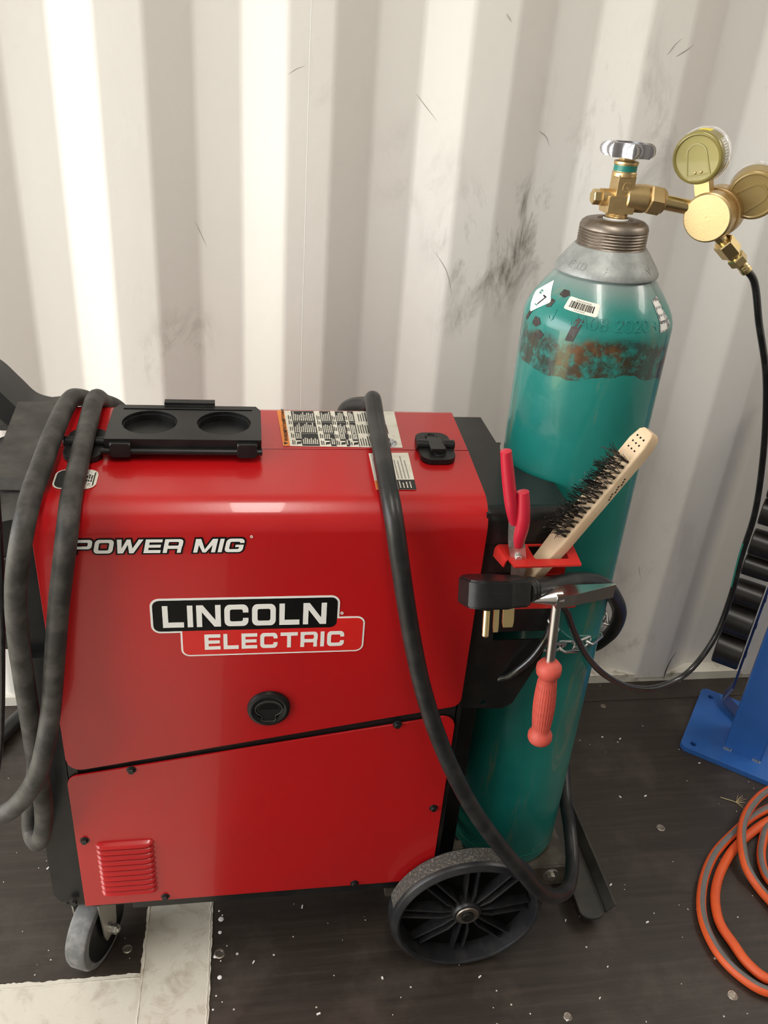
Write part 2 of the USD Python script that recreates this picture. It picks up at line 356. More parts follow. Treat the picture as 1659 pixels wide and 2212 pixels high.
# --- letters: squarish wide bold capitals, unit height, drawn as strokes
def glyph(ch, w=1.15, t=.26):
    h, i = 1.0, t / 2
    def line(*p): return LineString(p).buffer(i, cap_style='flat', join_style='mitre')
    full = rrect(0, 0, w, h, .26)
    ring = full.difference(rrect(t * 1.02, t * .85, w - t * 1.02, h - t * .85, .09))
    if ch == 'I': return sbox(0, 0, t, h), t
    if ch == 'L': return union_all([sbox(0, 0, t, h), sbox(0, 0, w * .86, t * .9)]), w * .86
    if ch == 'N': return union_all([sbox(0, 0, t, h), sbox(w - t, 0, w, h), Polygon([(0, h), (t * 1.2, h), (w, 0), (w - t * 1.2, 0)])]), w
    if ch == 'O': return ring, w
    if ch == 'C': return ring.difference(sbox(w * .5, .37, w * 2, .63)), w
    if ch == 'G': return union_all([ring.difference(sbox(w * .5, .5, w * 2, .68)), sbox(w * .55, .38, w, .54), sbox(w - t, .1, w, .54)]).intersection(full), w
    if ch == 'E': return union_all([sbox(0, 0, t, h), sbox(0, 0, w * .9, .21), sbox(0, .79, w * .9, 1), sbox(0, .4, w * .86, .6)]), w * .9
    if ch == 'T': return union_all([sbox(0, .78, w, 1), sbox(w / 2 - t / 2, 0, w / 2 + t / 2, 1)]), w
    if ch in 'PR':
        top = rrect(-.3, .33, w, 1, .22).intersection(sbox(0, 0, w, 1)).difference(rrect(t, .52, w - t, .81, .07))
        g = union_all([top, sbox(0, 0, t, 1)])
        if ch == 'R': g = union_all([g, sbox(w - t * 1.05, 0, w - .03, .42), sbox(t, .30, w - .1, .46)]).difference(Polygon())
        return g, w
    if ch == 'W': return union_all([Polygon([(0, 1), (t * 1.1, 1), (w * .36, 0), (w * .36 - t * .9, 0)]), Polygon([(w * .22, 0), (w * .22 + t, 0), (w * .72, 1), (w * .72 - t * .9, 1)]),
                                    Polygon([(w * .62 - .1, 1), (w * .72, 1), (w * 1.0, 0), (w * .86 - .1, 0)]), Polygon([(w * .86 - .1, 0), (w * 1.0, 0), (w * 1.4, 1), (w * 1.4 - t * 1.1, 1)])]), w * 1.4
    if ch == 'M': return union_all([sbox(0, 0, t, 1), sbox(w * 1.2 - t, 0, w * 1.2, 1), Polygon([(0, 1), (t * 1.25, 1), (w * .6 + t * .4, 0), (w * .6 - t * .4, 0)]), Polygon([(w * 1.2, 1), (w * 1.2 - t * 1.25, 1), (w * .6 - t * .4, 0), (w * .6 + t * .4, 0)])]), w * 1.2
    return Polygon(), .45
def word(text, height, width, gap=.14, shear=0.):
    """outline of a word scaled to the wanted height and width, lower left at 0,0"""
    x, gs = 0., []
    for ch in text:
        g, w = glyph(ch); gs.append(affinity.translate(g, x, 0)); x += w + gap
    g = union_all(gs); a, b, c, d = g.bounds
    g = affinity.affine_transform(g, [1, shear, 0, 1, -a, 0]); a, b, c, d = g.bounds
    return affinity.scale(affinity.translate(g, -a, 0), width / (c - a), height, origin=(0, 0))

# ================================================================== SETTING
# container wall: pressed corrugation, 276 mm pitch, 36 mm deep
WY, DEP, X0, PIT = .609, .036, -.0573, .276
wl = [(0, DEP), (.068, 0), (.138, 0), (.206, DEP)]
prof = []
for k in range(-6, 11):
    for (s, d) in wl:
        X = X0 + k * PIT + s; prof.append((X, WY - .0067 * X + d))
pp = []
for i, q in enumerate(prof):                    # round every bend a little
    if 0 < i < len(prof) - 1:
        a, b, c = (V(*prof[i - 1]), V(*q), V(*prof[i + 1])); u, w = unit(a - b), unit(c - b)
        for t in (0, .25, .5, .75, 1): pp.append((1 - t) ** 2 * (b + u * .006) + 2 * t * (1 - t) * b + t * t * (b + w * .006))
    else: pp.append(V(*q))
pp = np.array(pp)
G = np.stack([np.c_[pp, np.full(len(pp), z)] for z in (2.39, .012)])
struct('wall_back', shell(G, np.broadcast_to(V(0, .003, 0), G.shape)), 'wall_paint', smooth=20)
wall_back = '/World/wall_back'
obj('weld_seam', tube([(0.3194, 0.6085, 1.3246), (0.3188, 0.6085, 1.0155), (0.3200, 0.6085, 0.6726), (.335, .6085, .3), (.335, .6085, .03)], .0019, 8, .05), 'white_plastic', wall_back)
def wall_y(x):
    return float(np.interp(x, pp[:, 0], pp[:, 1]))
for pts, w in (([(1.1887, 0.6400, 0.0025), (1.1873, 0.6400, 0.0321), (1.1944, 0.6400, 0.0596), (1.2064, 0.6400, 0.0770)], .0016), ([(1.0653, 0.6200, 0.3077), (1.0712, 0.6200, 0.2871), (1.0760, 0.6200, 0.2761)], .0007), ([(0.4903, 0.6200, 1.1902), (0.5108, 0.6200, 1.1688), (0.5242, 0.6200, 1.1551)], .0007),
               ([(0.8749, 0.6200, 1.2732), (0.8837, 0.6200, 1.2879), (0.8924, 0.6200, 1.2961)], .0009), ([(0.8894, 0.6200, 1.2717), (0.9060, 0.6200, 1.2831), (0.9159, 0.6200, 1.2902)], .0011), ([(0.6093, 0.6200, 1.3077), (0.6144, 0.6200, 1.3021), (0.6187, 0.6200, 1.2976)], .0009),
               ([(0.2878, 0.6200, 1.2046), (0.3001, 0.6200, 1.2129), (0.3124, 0.6200, 1.2175)], .0006), ([(0.1422, 0.6200, 0.9798), (0.1517, 0.6200, 0.9586), (0.1600, 0.6200, 0.9406)], .0006), ([(0.5409, 0.6200, 0.9538), (0.5600, 0.6200, 0.9275), (0.5745, 0.6200, 0.8867)], .0008), ([(0.6976, 0.6200, 1.1506), (0.7116, 0.6200, 1.1425), (0.7195, 0.6200, 1.1292)], .0008)):
    q = spline(pts, .004); q = np.array([(x, wall_y(x), z) for x, y, z in q]); n_ = len(q)
    obj('scuff_mark', tube(q, [w * .3, w, w * .8, w * .2], 6, smooth=False), 'scuff_grey' if w < .0015 else 'scuff_dark', wall_back)
# opposite wall, same pressing mirrored; right end wall; roof
G2 = G.copy(); G2[..., 1] = -1.17 - G2[..., 1]
struct('wall_front', shell(G2[::-1], np.broadcast_to(V(0, -.003, 0), G.shape)), 'shelf_grey', smooth=20)
struct('wall_right', bx(2.95, 3.0, -1.85, .7, 0, 2.4), 'ceiling_paint')
struct('ceiling', bx(-1.7, 3.0, -1.85, .7, 2.39, 2.43), 'ceiling_paint')
struct('trim_1', bx(-1.70, -1.60, -1.85, .7, 2.05, 2.39), 'ceiling_paint')        # door header
# bottom rail of the wall
struct('baseboard_back', bx(-1.7, 2.95, .603, .70, -.002, .022, .003), 'rail_paint')
# floor boards, joints recessed
struct('floor', bx(-1.7, 2.95, -1.85, .70, -.05, -.018), 'cavity_black')
for (x0, x1, y0, y1) in ((-1.7, 2.95, .5425, .604), (-1.7, 2.1, -.70, .541), (2.1012, 2.95, -.70, .541), (-1.7, 2.95, -1.85, -.7012)):
    obj('floor_board', bx(x0, x1, y0, y1, -.02, 0), 'floor_ply', '/World/floor')
def ragged(x0, y0, x1, y1, amp, seed, step=.004):
    """painted strip with a torn edge"""
    c = [(x0, y0), (x1, y0), (x1, y1), (x0, y1), (x0, y0)]; pts = []
    for (ax, ay), (cx, cy) in zip(c, c[1:]):
        L = math.hypot(cx - ax, cy - ay); n = max(1, int(L / step)); nx, ny = (cy - ay) / L, -(cx - ax) / L
        for i in range(n):
            t = i / n; x, y = ax + (cx - ax) * t, ay + (cy - ay) * t
            o = amp * (2 * float(meshkit.fbm(V(x * 130, y * 130, seed), 3, seed)) - 1) * 1.6
            pts.append((x + nx * o, y + ny * o))
    return Polygon(pts).buffer(0)
STR = '/World/floor'
obj('painted_stripe', extr(ragged(.0615, -1.2, .1665, .35, .0012, 3), .0012), 'floor_white', STR, label='white painted stripe running under the machine')
obj('painted_stripe', extr(ragged(-1.3, -1.2, .0645, -.004, .0022, 5), .001), 'floor_white', STR, label='white painted area at the lower left')
for i, (a, b, w) in enumerate((((-1.3, -.012), (.064, -.012), .0035), ((.163, -1.2), (.163, .3), .0028), ((.0655, -1.2), (.0655, .3), .003), ((.1575, -1.2), (.1575, .3), .0012))):
    L = math.hypot(b[0] - a[0], b[1] - a[1]); n = int(L / .006); pts, rad = [], []
    for j in range(n + 1):
        t = j / n; pts.append((a[0] + (b[0] - a[0]) * t + NR.normal(0, .0006), a[1] + (b[1] - a[1]) * t + NR.normal(0, .0006), .0006)); rad.append(w * (.6 + .5 * NR.random()) * .55)
    obj('paint_ridge', tube(pts, rad, 7, smooth=False), 'floor_white', STR)
for (x, y, r) in ((.179, .016, .0085), (.038, .037, .0075), (.696, -.132, .007), (.994, .192, .008), (.968, -.126, .0085), (1.009, .526, .006)):
    s = obj('floor_screw', lathe([(0, .0006), (r * .55, .0006), (r * .6, .0012), (r * .8, .0014), (r, .0004), (r, -.002)], 20, (x, y, 0)), 'dull_steel', STR)
dots = []
for (px, py, r) in ((.1795, .075, .0045), (.1785, .052, .003), (.1802, -.022, .0035), (.176, .09, .0018), (.181, .004, .0012), (.1725, .012, .003), (.176, -.05, .0014), (.19, .028, .001), (.1815, .082, .0014), (.172, -.07, .0016), (.185, -.06, .001)):
    dots.append(lathe([(0, .0009), (r * .7, .0008), (r, .0001)], 12, (px, py, 0)))
obj('paint_drops', dots, 'white_print', STR, kind='stuff')
deb = []
for i in range(210):
    x, y = NR.uniform(-.25, 1.5), NR.uniform(-.25, .5)
    if .04 < x < .18 and y < .02: continue
    r = .0006 + .0012 * NR.random() ** 3; a = NR.uniform(0, PI); q = bx(-r * (1 + 1.5 * NR.random()), r, -r * .7, r * .7, 0, r)
    deb.append(place(q, (x, y, 0), (0, 0, 1), (math.cos(a), math.sin(a), 0)))
obj('floor_grit', deb, 'white_print', STR, kind='stuff')
# grass outside the doors
struct('ground', bx(-14, -1.71, -8, 8, -.35, -.3), 'grass')

# ================================================================== WELDER
W = .4995
wd = thing('welding_machine', 'big red wheeled welding machine with a black drinks tray on its top', 'welding machine', (.25, .12, 0))
# -- chassis
obj('chassis', [bx(.004, W - .004, .0045, .240, .152, .766), bx(.004, W - .004, .03, .235, .76, .794), bx(.06, W - .004, .003, .240, .144, .16), bx(.0, .012, .003, .03, .16, .6)], 'black_metal', wd)
# -- hinged door: front sheet, rounded fold and front half of the roof in one sheet
def door_low(x):
    z = .4208 + .1672 * x
    r = .022
    if x < r: z += r - math.sqrt(max(0, r * r - (r - x) ** 2))
    r = .012
    if x > W - r: z += r - math.sqrt(max(0, r * r - (x - (W - r)) ** 2))
    return z
def fold_profile(z0):
    R = .036; zt = .8035; pts = [(0, z0 + (zt - R - z0) * t) for t in np.linspace(0, 1, 12)]
    pts += [(R - R * math.cos(a), zt - R + R * math.sin(a)) for a in np.linspace(0, PI / 2 * .93, 14)[1:]]
    y, z = pts[-1]
    pts += [(y + (.1215 - y) * t, z + (.8145 - z) * t) for t in np.linspace(0, 1, 8)[1:]]
    return np.array(pts)
xs = np.unique(np.concatenate([np.linspace(0, .022, 10), np.linspace(.022, W - .012, 14), np.linspace(W - .012, W, 8)]))
G = np.array([[(x, y, z) for (y, z) in fold_profile(door_low(x))] for x in xs])
def inward(G, t):
    d = np.gradient(G, axis=1); nrm = np.stack([0 * d[..., 0], d[..., 2], -d[..., 1]], -1); nrm /= np.linalg.norm(nrm, axis=-1, keepdims=True); return nrm * t
dr = obj('door', shell(G, inward(G, .0022)), 'red_paint', wd, smooth=25)
# -- rear half of the roof and the far side
pr_ = [(.1232, .8146), (.18, .8195), (.222, .8232)] + [(.222 + .022 * math.sin(a), .8012 + .022 * math.cos(a)) for a in np.linspace(0.05, PI / 2, 8)] + [(.244, .5), (.244, .17)]
G = np.array([[(x, y, z) for (y, z) in pr_] for x in np.linspace(0, W, 6)])
obj('roof_panel', shell(G, inward(G, .0022)), 'red_paint', wd, smooth=25)
# -- fixed lower side panel
def arc_corner(c, r, a0, a1): return [(c[0] + r * math.cos(a), c[1] + r * math.sin(a)) for a in np.linspace(a0, a1, 7)]
xr = .4955
low = [(-.003, .160), (xr, .162)] + arc_corner((xr - .018, .4912 - .0225), .018, 0, PI / 2) + arc_corner((-.002 + .016, .4130 - .0145), .016, PI / 2 + .12, PI)
obj('lower_panel', front(Polygon(low), .0022, .0026), 'red_paint', wd)
# -- ten pressed louvres
for i in range(10):
    zt = .2885 - i * .0106; P = []
    for u in np.linspace(-1, 1, 25):
        w = (1 - abs(u) ** 7) ** (1 / 2.2); row = []
        for k, (dz, dy) in enumerate(((0, 0), (-.0018, -.0034), (-.0038, -.0062), (-.0060, -.0078), (-.0070, -.0074), (-.0072, -.0050))):
            row.append((.0600 + .0385 * u, -.0003 + dy * w, zt - .004 + (dz + .004) * (0.25 + .75 * w)))
        P.append(row)
    P = np.array(P)
    lv = obj('louver', shell(P[::-1], np.broadcast_to(V(0, .0008, 0), P.shape)), 'red_paint', wd, smooth=40)
    obj('slot', bx(.0600 - .0345, .0600 + .0345, -.0016, -.0003, zt - .0088, zt - .0062), 'cavity_black', lv)
# -- screws
for (x, z) in ((.078, .420), (.418, .477), (.009, .295), (.483, .316), (.379, .166), (.107, .168), (-.017, .171)):
    s = obj('screw', [lathe([(0, -.0002), (.0058, -.0002), (.0062, .0006), (.004, .0012), (.004, .0015)], 20, (x, 0, z), (0, -1, 0)), hexnut((x, -.001, z), (x, -.005, z), .0044, .4)], 'black_metal', wd)
# -- door latch: oval dish with a mushroom-shaped finger pull
cx, cz = .251, .515
lt = obj('latch', lathe([(0, .0012), (.0155, .0015), (.0165, .004), (.022, .0062), (.0258, .0045), (.0268, .001), (.0268, -.002)], 48, (cx, -.0003, cz), (0, -1, 0)), 'black_plastic', wd)
mush = union_all([Polygon([(.016 * math.cos(a), .0015 + .0115 * math.sin(a)) for a in np.linspace(0, 2 * PI, 40)]), rrect(-.0078, -.0175, .0078, .0, .0025)]).buffer(.0015).buffer(-.0015)
obj('pull', front(affinity.translate(mush, cx, cz + .001), -.001, .0048), 'black_plastic', lt)
ring_ = mush.buffer(.0012).difference(mush.buffer(.0002))
obj('pull_rim', front(affinity.translate(ring_, cx, cz + .001), -.001, .0060), 'grey_plastic', lt)
obj('finger_hole', front(affinity.translate(Polygon([(.0125 * math.cos(a), .0008 + .0092 * math.sin(a)) for a in np.linspace(0, PI, 24)]), cx, cz + .001), -.005, .0012), 'cavity_black', lt)
# -- printed marks
pm = word('POWER MIG', .0172, .1845, .15, .22)
pmo = pm.buffer(.0019, join_style='mitre')
mk = obj('model_lettering', front(affinity.translate(pmo, .0385, .7452), -.0001, .0005), 'black_print', wd)
obj('white_lettering', front(affinity.translate(pm, .0385, .7452), -.0006, .0004), 'white_print', mk)
obj('registered_mark', front(affinity.translate(Point(0, 0).buffer(.0016).difference(Point(0, 0).buffer(.0011)).union(Point(0, 0).buffer(.0005)), .2305, .7645), -.0001, .0005), 'white_print', mk)
blk = rrect(.1185, .638, .3305, .681, .008); redb = rrect(.1505, .6025, .3625, .6505, .008)
both = union_all([blk.buffer(.0027), redb.buffer(.0022)])
bd = obj('brand_badge', front(both, -.0001, .0005), 'white_print', wd, label='white bordered black and red brand badge')
obj('red_field', front(redb.difference(blk.buffer(.0001)), -.0006, .0003), 'label_red', bd)
obj('black_field', front(blk, -.0006, .0004), 'black_print', bd)
obj('white_lettering', front(affinity.translate(word('LINCOLN', .0305, .1885, .17), .1293, .6435), -.0010, .0004), 'white_print', bd)
obj('white_lettering', front(affinity.translate(word('ELECTRIC', .0222, .1650, .19), .1755, .6098), -.0009, .0004), 'white_print', bd)
obj('registered_mark', front(affinity.translate(Point(0, 0).buffer(.0020).difference(Point(0, 0).buffer(.0014)).union(Point(0, 0).buffer(.0007)), .3362, .6578), -.0001, .0005), 'white_print', bd)
# -- roof frame: maps (x, y) on the roof to the tilted sheet
def roof(poly, t=.0004, lift=.0003, rear=True):
    y0, z0, y1, z1 = (.1232, .8146, .222, .8232) if rear else (.036, .8043, .1215, .8145)
    s = unit((0, y1 - y0, z1 - z0)); nrm = np.cross((1, 0, 0), s); k = math.hypot(y1 - y0, z1 - z0) / (y1 - y0)
    q = affinity.scale(affinity.translate(poly, 0, -y0), 1, k, origin=(0, 0))
    return extr(q, t, V(0, y0, z0) + nrm * lift, nrm, (1, 0, 0))
def textline(x, y0, y1, w, seed):
    """an unreadably small line of print running along y"""
    r = random.Random(seed); out = []; y = y0
    while y < y1 - .0008:
        l = r.uniform(.0012, .0045); out.append(sbox(x, y, x + w, min(y + l, y1))); y += l + .0007
    return out
# large warning label, text turned sideways
lb = obj('warning_label', roof(Polygon([(.2640, .2215), (.4200, .2240), (.4165, .1270), (.2690, .1290)]).buffer(0)), 'label_white', wd, label='long black and white warning label with an orange band')
def lx(u, v):   # u along the label 0..1, v across 0..1
    a = V(.2690, .1290) * (1 - u) + V(.4165, .1270) * u; b = V(.2640, .2215) * (1 - u) + V(.4200, .2240) * u; return a * (1 - v) + b * v
def lq(u0, u1, v0, v1): return Polygon([lx(u0, v0), lx(u1, v0), lx(u1, v1), lx(u0, v1)])
obj('orange_band', roof(lq(.0, .058, 0, 1), lift=.0007), 'label_orange', lb)
def sideways(text, u, v, h):
    g = []
    m = meshkit.text_mesh(text, h, .0003, bold=True); p = lx(u, v); p2 = lx(u, v + .1)
    y0, z0, y1, z1 = .1232, .8146, .222, .8232; s = unit((0, y1 - y0, z1 - z0)); nrm = np.cross((1, 0, 0), s)
    o = V(p[0], p[1], z0 + (p[1] - y0) * (z1 - z0) / (y1 - y0)) + nrm * .0010
    q = tm(m); xd = s; yd = np.cross(nrm, xd); q.vertices = o + q.vertices[:, :1] * xd + q.vertices[:, 1:2] * yd + q.vertices[:, 2:] * nrm; return q
obj('band_text', [sideways('WARNING', .046, .12, .0042), sideways('ADVERTENCIA', .046, .36, .0036), sideways('AVERTISSEMENT', .046, .66, .0031)], 'black_print', lb)
obj('warning_mark', roof(Polygon([lx(.012, .03), lx(.047, .065), lx(.012, .1)]), lift=.0008), 'black_print', lb)
blocks, lines, dl = [], [], []
for i, (u0, u1) in enumerate(((.115, .305), (.355, .445), (.485, .555), (.590, .640))):
    for j, (v0, v1) in enumerate(((.02, .33), (.345, .66), (.675, .985))):
        if j == 0: blocks.append(lq(u0, u1, .155, v1)); blocks.append(lq(u0 + .045, u1, .01, .16))
        else: blocks.append(lq(u0, u1, v0, v1))
        n = max(2, int((u1 - u0) / .0165))
        for k in range(n):
            a = lx(u0 + .006 + (u1 - u0 - .01) * k / n, (v0 if j else (.17 if k < 3 else .03)) + .02); l = rng.uniform(.015, .026) * (1 if j else .75)
            lines += textline(a[0], a[1], a[1] + l, .00135, i * 50 + j * 9 + k)
    for v0 in (.04, .22, .42, .60, .74):
        a = lx(u0 - .034, v0); dl += textline(a[0], a[1], a[1] + .011, .0011, i + int(v0 * 90)); a = lx(u0 - .018, v0); dl += textline(a[0], a[1], a[1] + .009, .0010, i + int(v0 * 70))
    blocks.append(affinity.scale(Point(*lx(u0 + .022, .085)).buffer(.0032), .9, .8)); blocks.append(LineString([lx(u0 + .004, .05), lx(u0 + .04, .12)]).buffer(.0006))
for k in range(13):
    u = .655 + k * .0205
    for v0, v1 in ((.03, .30), (.36, .64), (.70, .97)):
        if rng.random() < .88: a = lx(u, v0); dl += textline(a[0], a[1], a[1] + .092 * (v1 - v0) * rng.uniform(.7, 1), .0010, k * 7 + int(v0 * 10))
obj('black_block', roof(union_all(blocks), lift=.0007), 'label_black', lb)
obj('white_text', roof(union_all(lines), lift=.0011, t=.0002), 'label_white', lb, kind='stuff')
obj('black_text', roof(union_all(dl), lift=.0007), 'label_black', lb, kind='stuff')
obj('worn_patch', roof(affinity.scale(Point(*lx(.9, .12)).buffer(.010), .9, 1.1), lift=.0007, t=.0002), 'label_grey', lb)
# smaller notice on the door top
def nx(u, v): return V(.3722, .0355) * (1 - u) * (1 - v) + V(.4190, .0355) * u * (1 - v) + V(.3722, .113) * (1 - u) * v + V(.4215, .115) * u * v
def nq(u0, u1, v0, v1): return Polygon([nx(u0, v0), nx(u1, v0), nx(u1, v1), nx(u0, v1)])
nb = obj('notice_label', roof(nq(0, 1, 0, 1), rear=False), 'label_white', wd, label='small white, black and orange notice on the door top')
obj('orange_block', roof(nq(0, .25, 0, .22), lift=.0007, rear=False), 'label_orange', nb)
obj('black_block', roof(nq(.55, 1, 0, .24), lift=.0007, rear=False), 'label_black', nb)
obj('divider', roof(union_all([nq(.44, .455, .24, 1), nq(.55, 1, .24, .245)]), lift=.0007, rear=False), 'label_black', nb)
bl, wl_ = [], []
for k in range(10):
    u = .07 + .088 * k
    if .36 < u < .5: continue
    a = nx(u, .28); bl += textline(a[0], a[1], a[1] + .050 * rng.uniform(.75, 1), .0014, 300 + k)
    if u > .56: a = nx(u, .03); wl_ += textline(a[0], a[1], a[1] + .015 * rng.uniform(.7, 1), .0014, 400 + k)
obj('black_text', roof(union_all(bl), lift=.0007, rear=False), 'grey_print', nb, kind='stuff')
obj('white_text', roof(union_all(wl_), lift=.0011, t=.0002, rear=False), 'label_white', nb, kind='stuff')
# rounded 3/5 warranty sticker
wb = obj('warranty_sticker', roof(rrect(.0165, .0365, .0625, .0745, .011), rear=False), 'label_white', wd, label='rounded black and white sticker half hidden by cables')
obj('black_field', roof(rrect(.0185, .0382, .0490, .0728, .009).union(sbox(.035, .0382, .049, .0728)), lift=.0007, rear=False), 'label_black', wb)
def flatten(text, h, x, y, ang=0.):
    q = tm(meshkit.text_mesh(text, h, .0003, bold=True)); c, s = math.cos(ang), math.sin(ang)
    y0, z0, y1, z1 = .036, .8043, .1215, .8145; d = unit((0, y1 - y0, z1 - z0)); nrm = np.cross((1, 0, 0), d)
    xd = V(1, 0, 0) * c + d * s; yd = np.cross(nrm, xd); o = V(x, y, z0 + (y - y0) * (z1 - z0) / (y1 - y0)) + nrm * .0011
    q.vertices = o + q.vertices[:, :1] * xd + q.vertices[:, 1:2] * yd + q.vertices[:, 2:] * nrm; return q
obj('numerals', [flatten('3', .0125, .0455, .0715, -PI / 2), flatten('/', .010, .0455, .0580, -PI / 2), flatten('5', .0125, .0455, .0510, -PI / 2)], 'white_print', wb)
bl = []
for k in range(4): bl += textline(.0505 + k * .0026, .043, .068, .0013, 500 + k)
obj('small_text', roof(union_all(bl), lift=.0007, rear=False), 'label_black', wb, kind='stuff')
# -- roof hinges (right one in full view, left one under the cables)
def hinge(cx):
    h = obj('roof_hinge', extr(rrect(-.0215, -.034, .0215, .034, .014, 8), .0065, (cx, .1215, .8148), (0, -.09, 1), (1, 0, 0)), 'black_plastic', wd)
    k = [cyl((cx - .024, .121, .8225), (cx - .009, .121, .8225), .0065, 18, ch=.001), cyl((cx + .009, .121, .8225), (cx + .024, .121, .8225), .0065, 18, ch=.001), bx(cx - .0095, cx + .0095, .100, .1345, .818, .8265, .002)]
    obj('knuckle', k, 'black_plastic', h)
    for dy in (-.0205, .0225):
        obj('hinge_screw', lathe([(0, .0004), (.0042, .0004), (.0046, .0016), (.0072, .0018), (.0078, .0), (.0078, -.002)], 22, (cx + (.002 if dy < 0 else -.001), .1215 + dy, .8213 + dy * .09), (0, -.09, 1)), 'black_plastic', h)
hinge(.4560); hinge(.0405)
# -- moulded tray lid with two round drink wells
ty0, ty1, tx0, tx1, tz = .0980, .1900, .0655, .2425, .8165
t_out = Polygon([(tx0, ty0), (tx1, ty0), (tx1, ty1 - .012), (tx1 - .006, ty1), (tx0 + .006, ty1), (tx0, ty1 - .012)])
wells = [affinity.scale(Point(x, .1425).buffer(.0318, quad_segs=20), 1, 1.0) for x in (.1120, .1985)]
slot = rrect(tx0 + .012, ty1 - .0135, tx1 - .010, ty1 - .0095, .0018)
tr = obj('drinks_tray', [extr(t_out.difference(union_all(wells + [slot])), .016, (0, 0, tz), (0, -.05, 1)), extr(t_out, .004, (0, 0, tz), (0, -.05, 1)), extr(sbox(.125, ty1 - .001, .186, ty1 + .009), .012, (0, 0, tz + .008), (0, -.05, 1))], 'black_plastic', wd)
for wl2 in wells:
    obj('well_ring', extr(wl2.difference(wl2.buffer(-.0016)), .0085, (0, 0, tz + .0035), (0, -.05, 1)), 'black_plastic', tr)
obj('hinge_rod', cyl((tx0 - .004, ty0 - .0035, tz + .0065), (tx1 + .001, ty0 - .0035, tz + .0065), .0038, 14), 'black_plastic', tr)
for x in (.0835, .2260):
    obj('tray_clip', [bx(x - .0115, x + .0115, ty0 - .0085, ty0 + .0075, tz + .001, tz + .0180, .003)], 'black_plastic', tr)
# -- black front column, control-panel shell with ribbed side, cover plates
obj('front_frame',
    place(trimesh.creation.extrude_polygon(Polygon([(-.0445, .182), (-.036, .165), (-.0040, .161), (-.0015, .40), (-.0008, .60), (-.0415, .60)]), .235, engine='earcut'), (0, .240, 0), (0, -1, 0), (1, 0, 0)), 'black_plastic', wd)
shell_poly = Polygon([(-.125, .700), (-.13, .64), (-.115, .606), (-.04, .602), (-.032, .588), (-.0012, .586), (-.0008, .798), (-.03, .7985), (-.10, .770)])
fs = obj('control_shell', place(trimesh.creation.extrude_polygon(shell_poly, .215, engine='earcut'), (0, .235, 0), (0, -1, 0), (1, 0, 0)), 'black_plastic', wd)
obj('lower_lip', bx(-.034, -.001, .012, .03, .580, .5875, .002), 'black_plastic', fs)
for z in (.628, .662, .695, .728):
    obj('side_rib', tube([(-.115, .019, z + .006), (-.058, .0185, z + .002), (-.036, .0185, z), (-.0285, .0185, z + .004), (-.027, .0185, z + .016)], .0013, 8, .004), 'grey_plastic', fs)
obj('cover_plate', hull([(-.0605, .240, .806), (-.001, .240, .806), (-.001, .030, .806), (-.045, .075, .806), (-.040, .032, .806), (-.0605, .240, .8235), (-.001, .240, .8235), (-.001, .036, .8175), (-.040, .038, .8175), (-.0475, .078, .820)]), 'grey_plastic', wd)
obj('cover_plate', hull([(-.075, .034, .775), (-.002, .034, .775), (-.002, .002, .790), (-.06, .004, .775), (-.075, .040, .800), (-.002, .040, .8045), (-.002, .012, .8015), (-.055, .010, .795), (-.002, .003, .794)]), 'grey_plastic', wd)
# curved carrying handle rising over the front
ht = spline([(-.005, .800), (-.030, .7985), (-.055, .8050), (-.074, .8260), (-.095, .850), (-.125, .868), (-.165, .872)], .004)
hb = spline([(-.005, .775), (-.036, .770), (-.066, .779), (-.091, .803), (-.110, .825), (-.133, .840), (-.165, .844)], .004)
hp = Polygon(list(map(tuple, ht)) + list(map(tuple, hb[::-1])))
hd = obj('carry_handle', place(trimesh.creation.extrude_polygon(hp, .075, engine='earcut'), (0, .318, 0), (0, -1, 0), (1, 0, 0)), 'black_plastic', wd)
obj('handle_web', [bx(-.12, -.002, .27, .283, .770, .793), bx(-.09, -.07, .25, .31, .785, .81)], 'grey_plastic', wd)
obj('handle_foot', hull([(-.06, .240, .80), (-.001, .240, .80), (-.001, .31, .80), (-.035, .31, .80), (-.055, .243, .8125), (-.001, .243, .8125), (-.001, .30, .8105), (-.03, .29, .8105)]), 'grey_plastic', wd)

# -- rear shroud: plate round the cylinder
CB = V(.6613, .1661, .07); CL = V(-.0122, -.0076, 1.0); CR = .0898
def caxis(z): return CB + CL * (z - .07)
c8 = caxis(.8)
notch = Point(c8[0], c8[1]).buffer(.0945, quad_segs=24)
top = sbox(W + .0015, .008, .603, .288).difference(notch).difference(sbox(.56, .20, .61, .29))
ys = [(.008 + .014 * (1 - math.cos(a)), .791 - .014 * (1 - math.sin(a))) for a in np.linspace(0, PI / 2, 8)]
obj('rear_shroud', extr(top.difference(sbox(0, -1, 1, .022)), .003, (0, 0, .788)), 'black_metal', wd)
Gs = np.array([[(x, y, z) for (y, z) in [(.008, .745)] + ys + [(.0225, .791)]] for x in (W + .0015, .55, .600)])
obj('shroud_fold', shell(Gs, inward(Gs, .0025)), 'black_metal', wd, smooth=40)
plate = Polygon([(W + .0015, .493), (.560, .489), (.573, .498), (.600, .570), (.6035, .600), (.6035, .7455), (W + .0015, .7455)])
plate = plate.difference(rrect(.531, .603, .602, .617, .003)).difference(Point(.5325, .5005).buffer(.004))
obj('rear_side_plate', front(plate, .0105, .0025), 'black_metal', wd)
obj('rear_panel', [bx(W - .002, W + .0035, .004, .26, .150, .79), bx(.503, .540, .05, .055, .12, .49)], 'black_metal', wd)
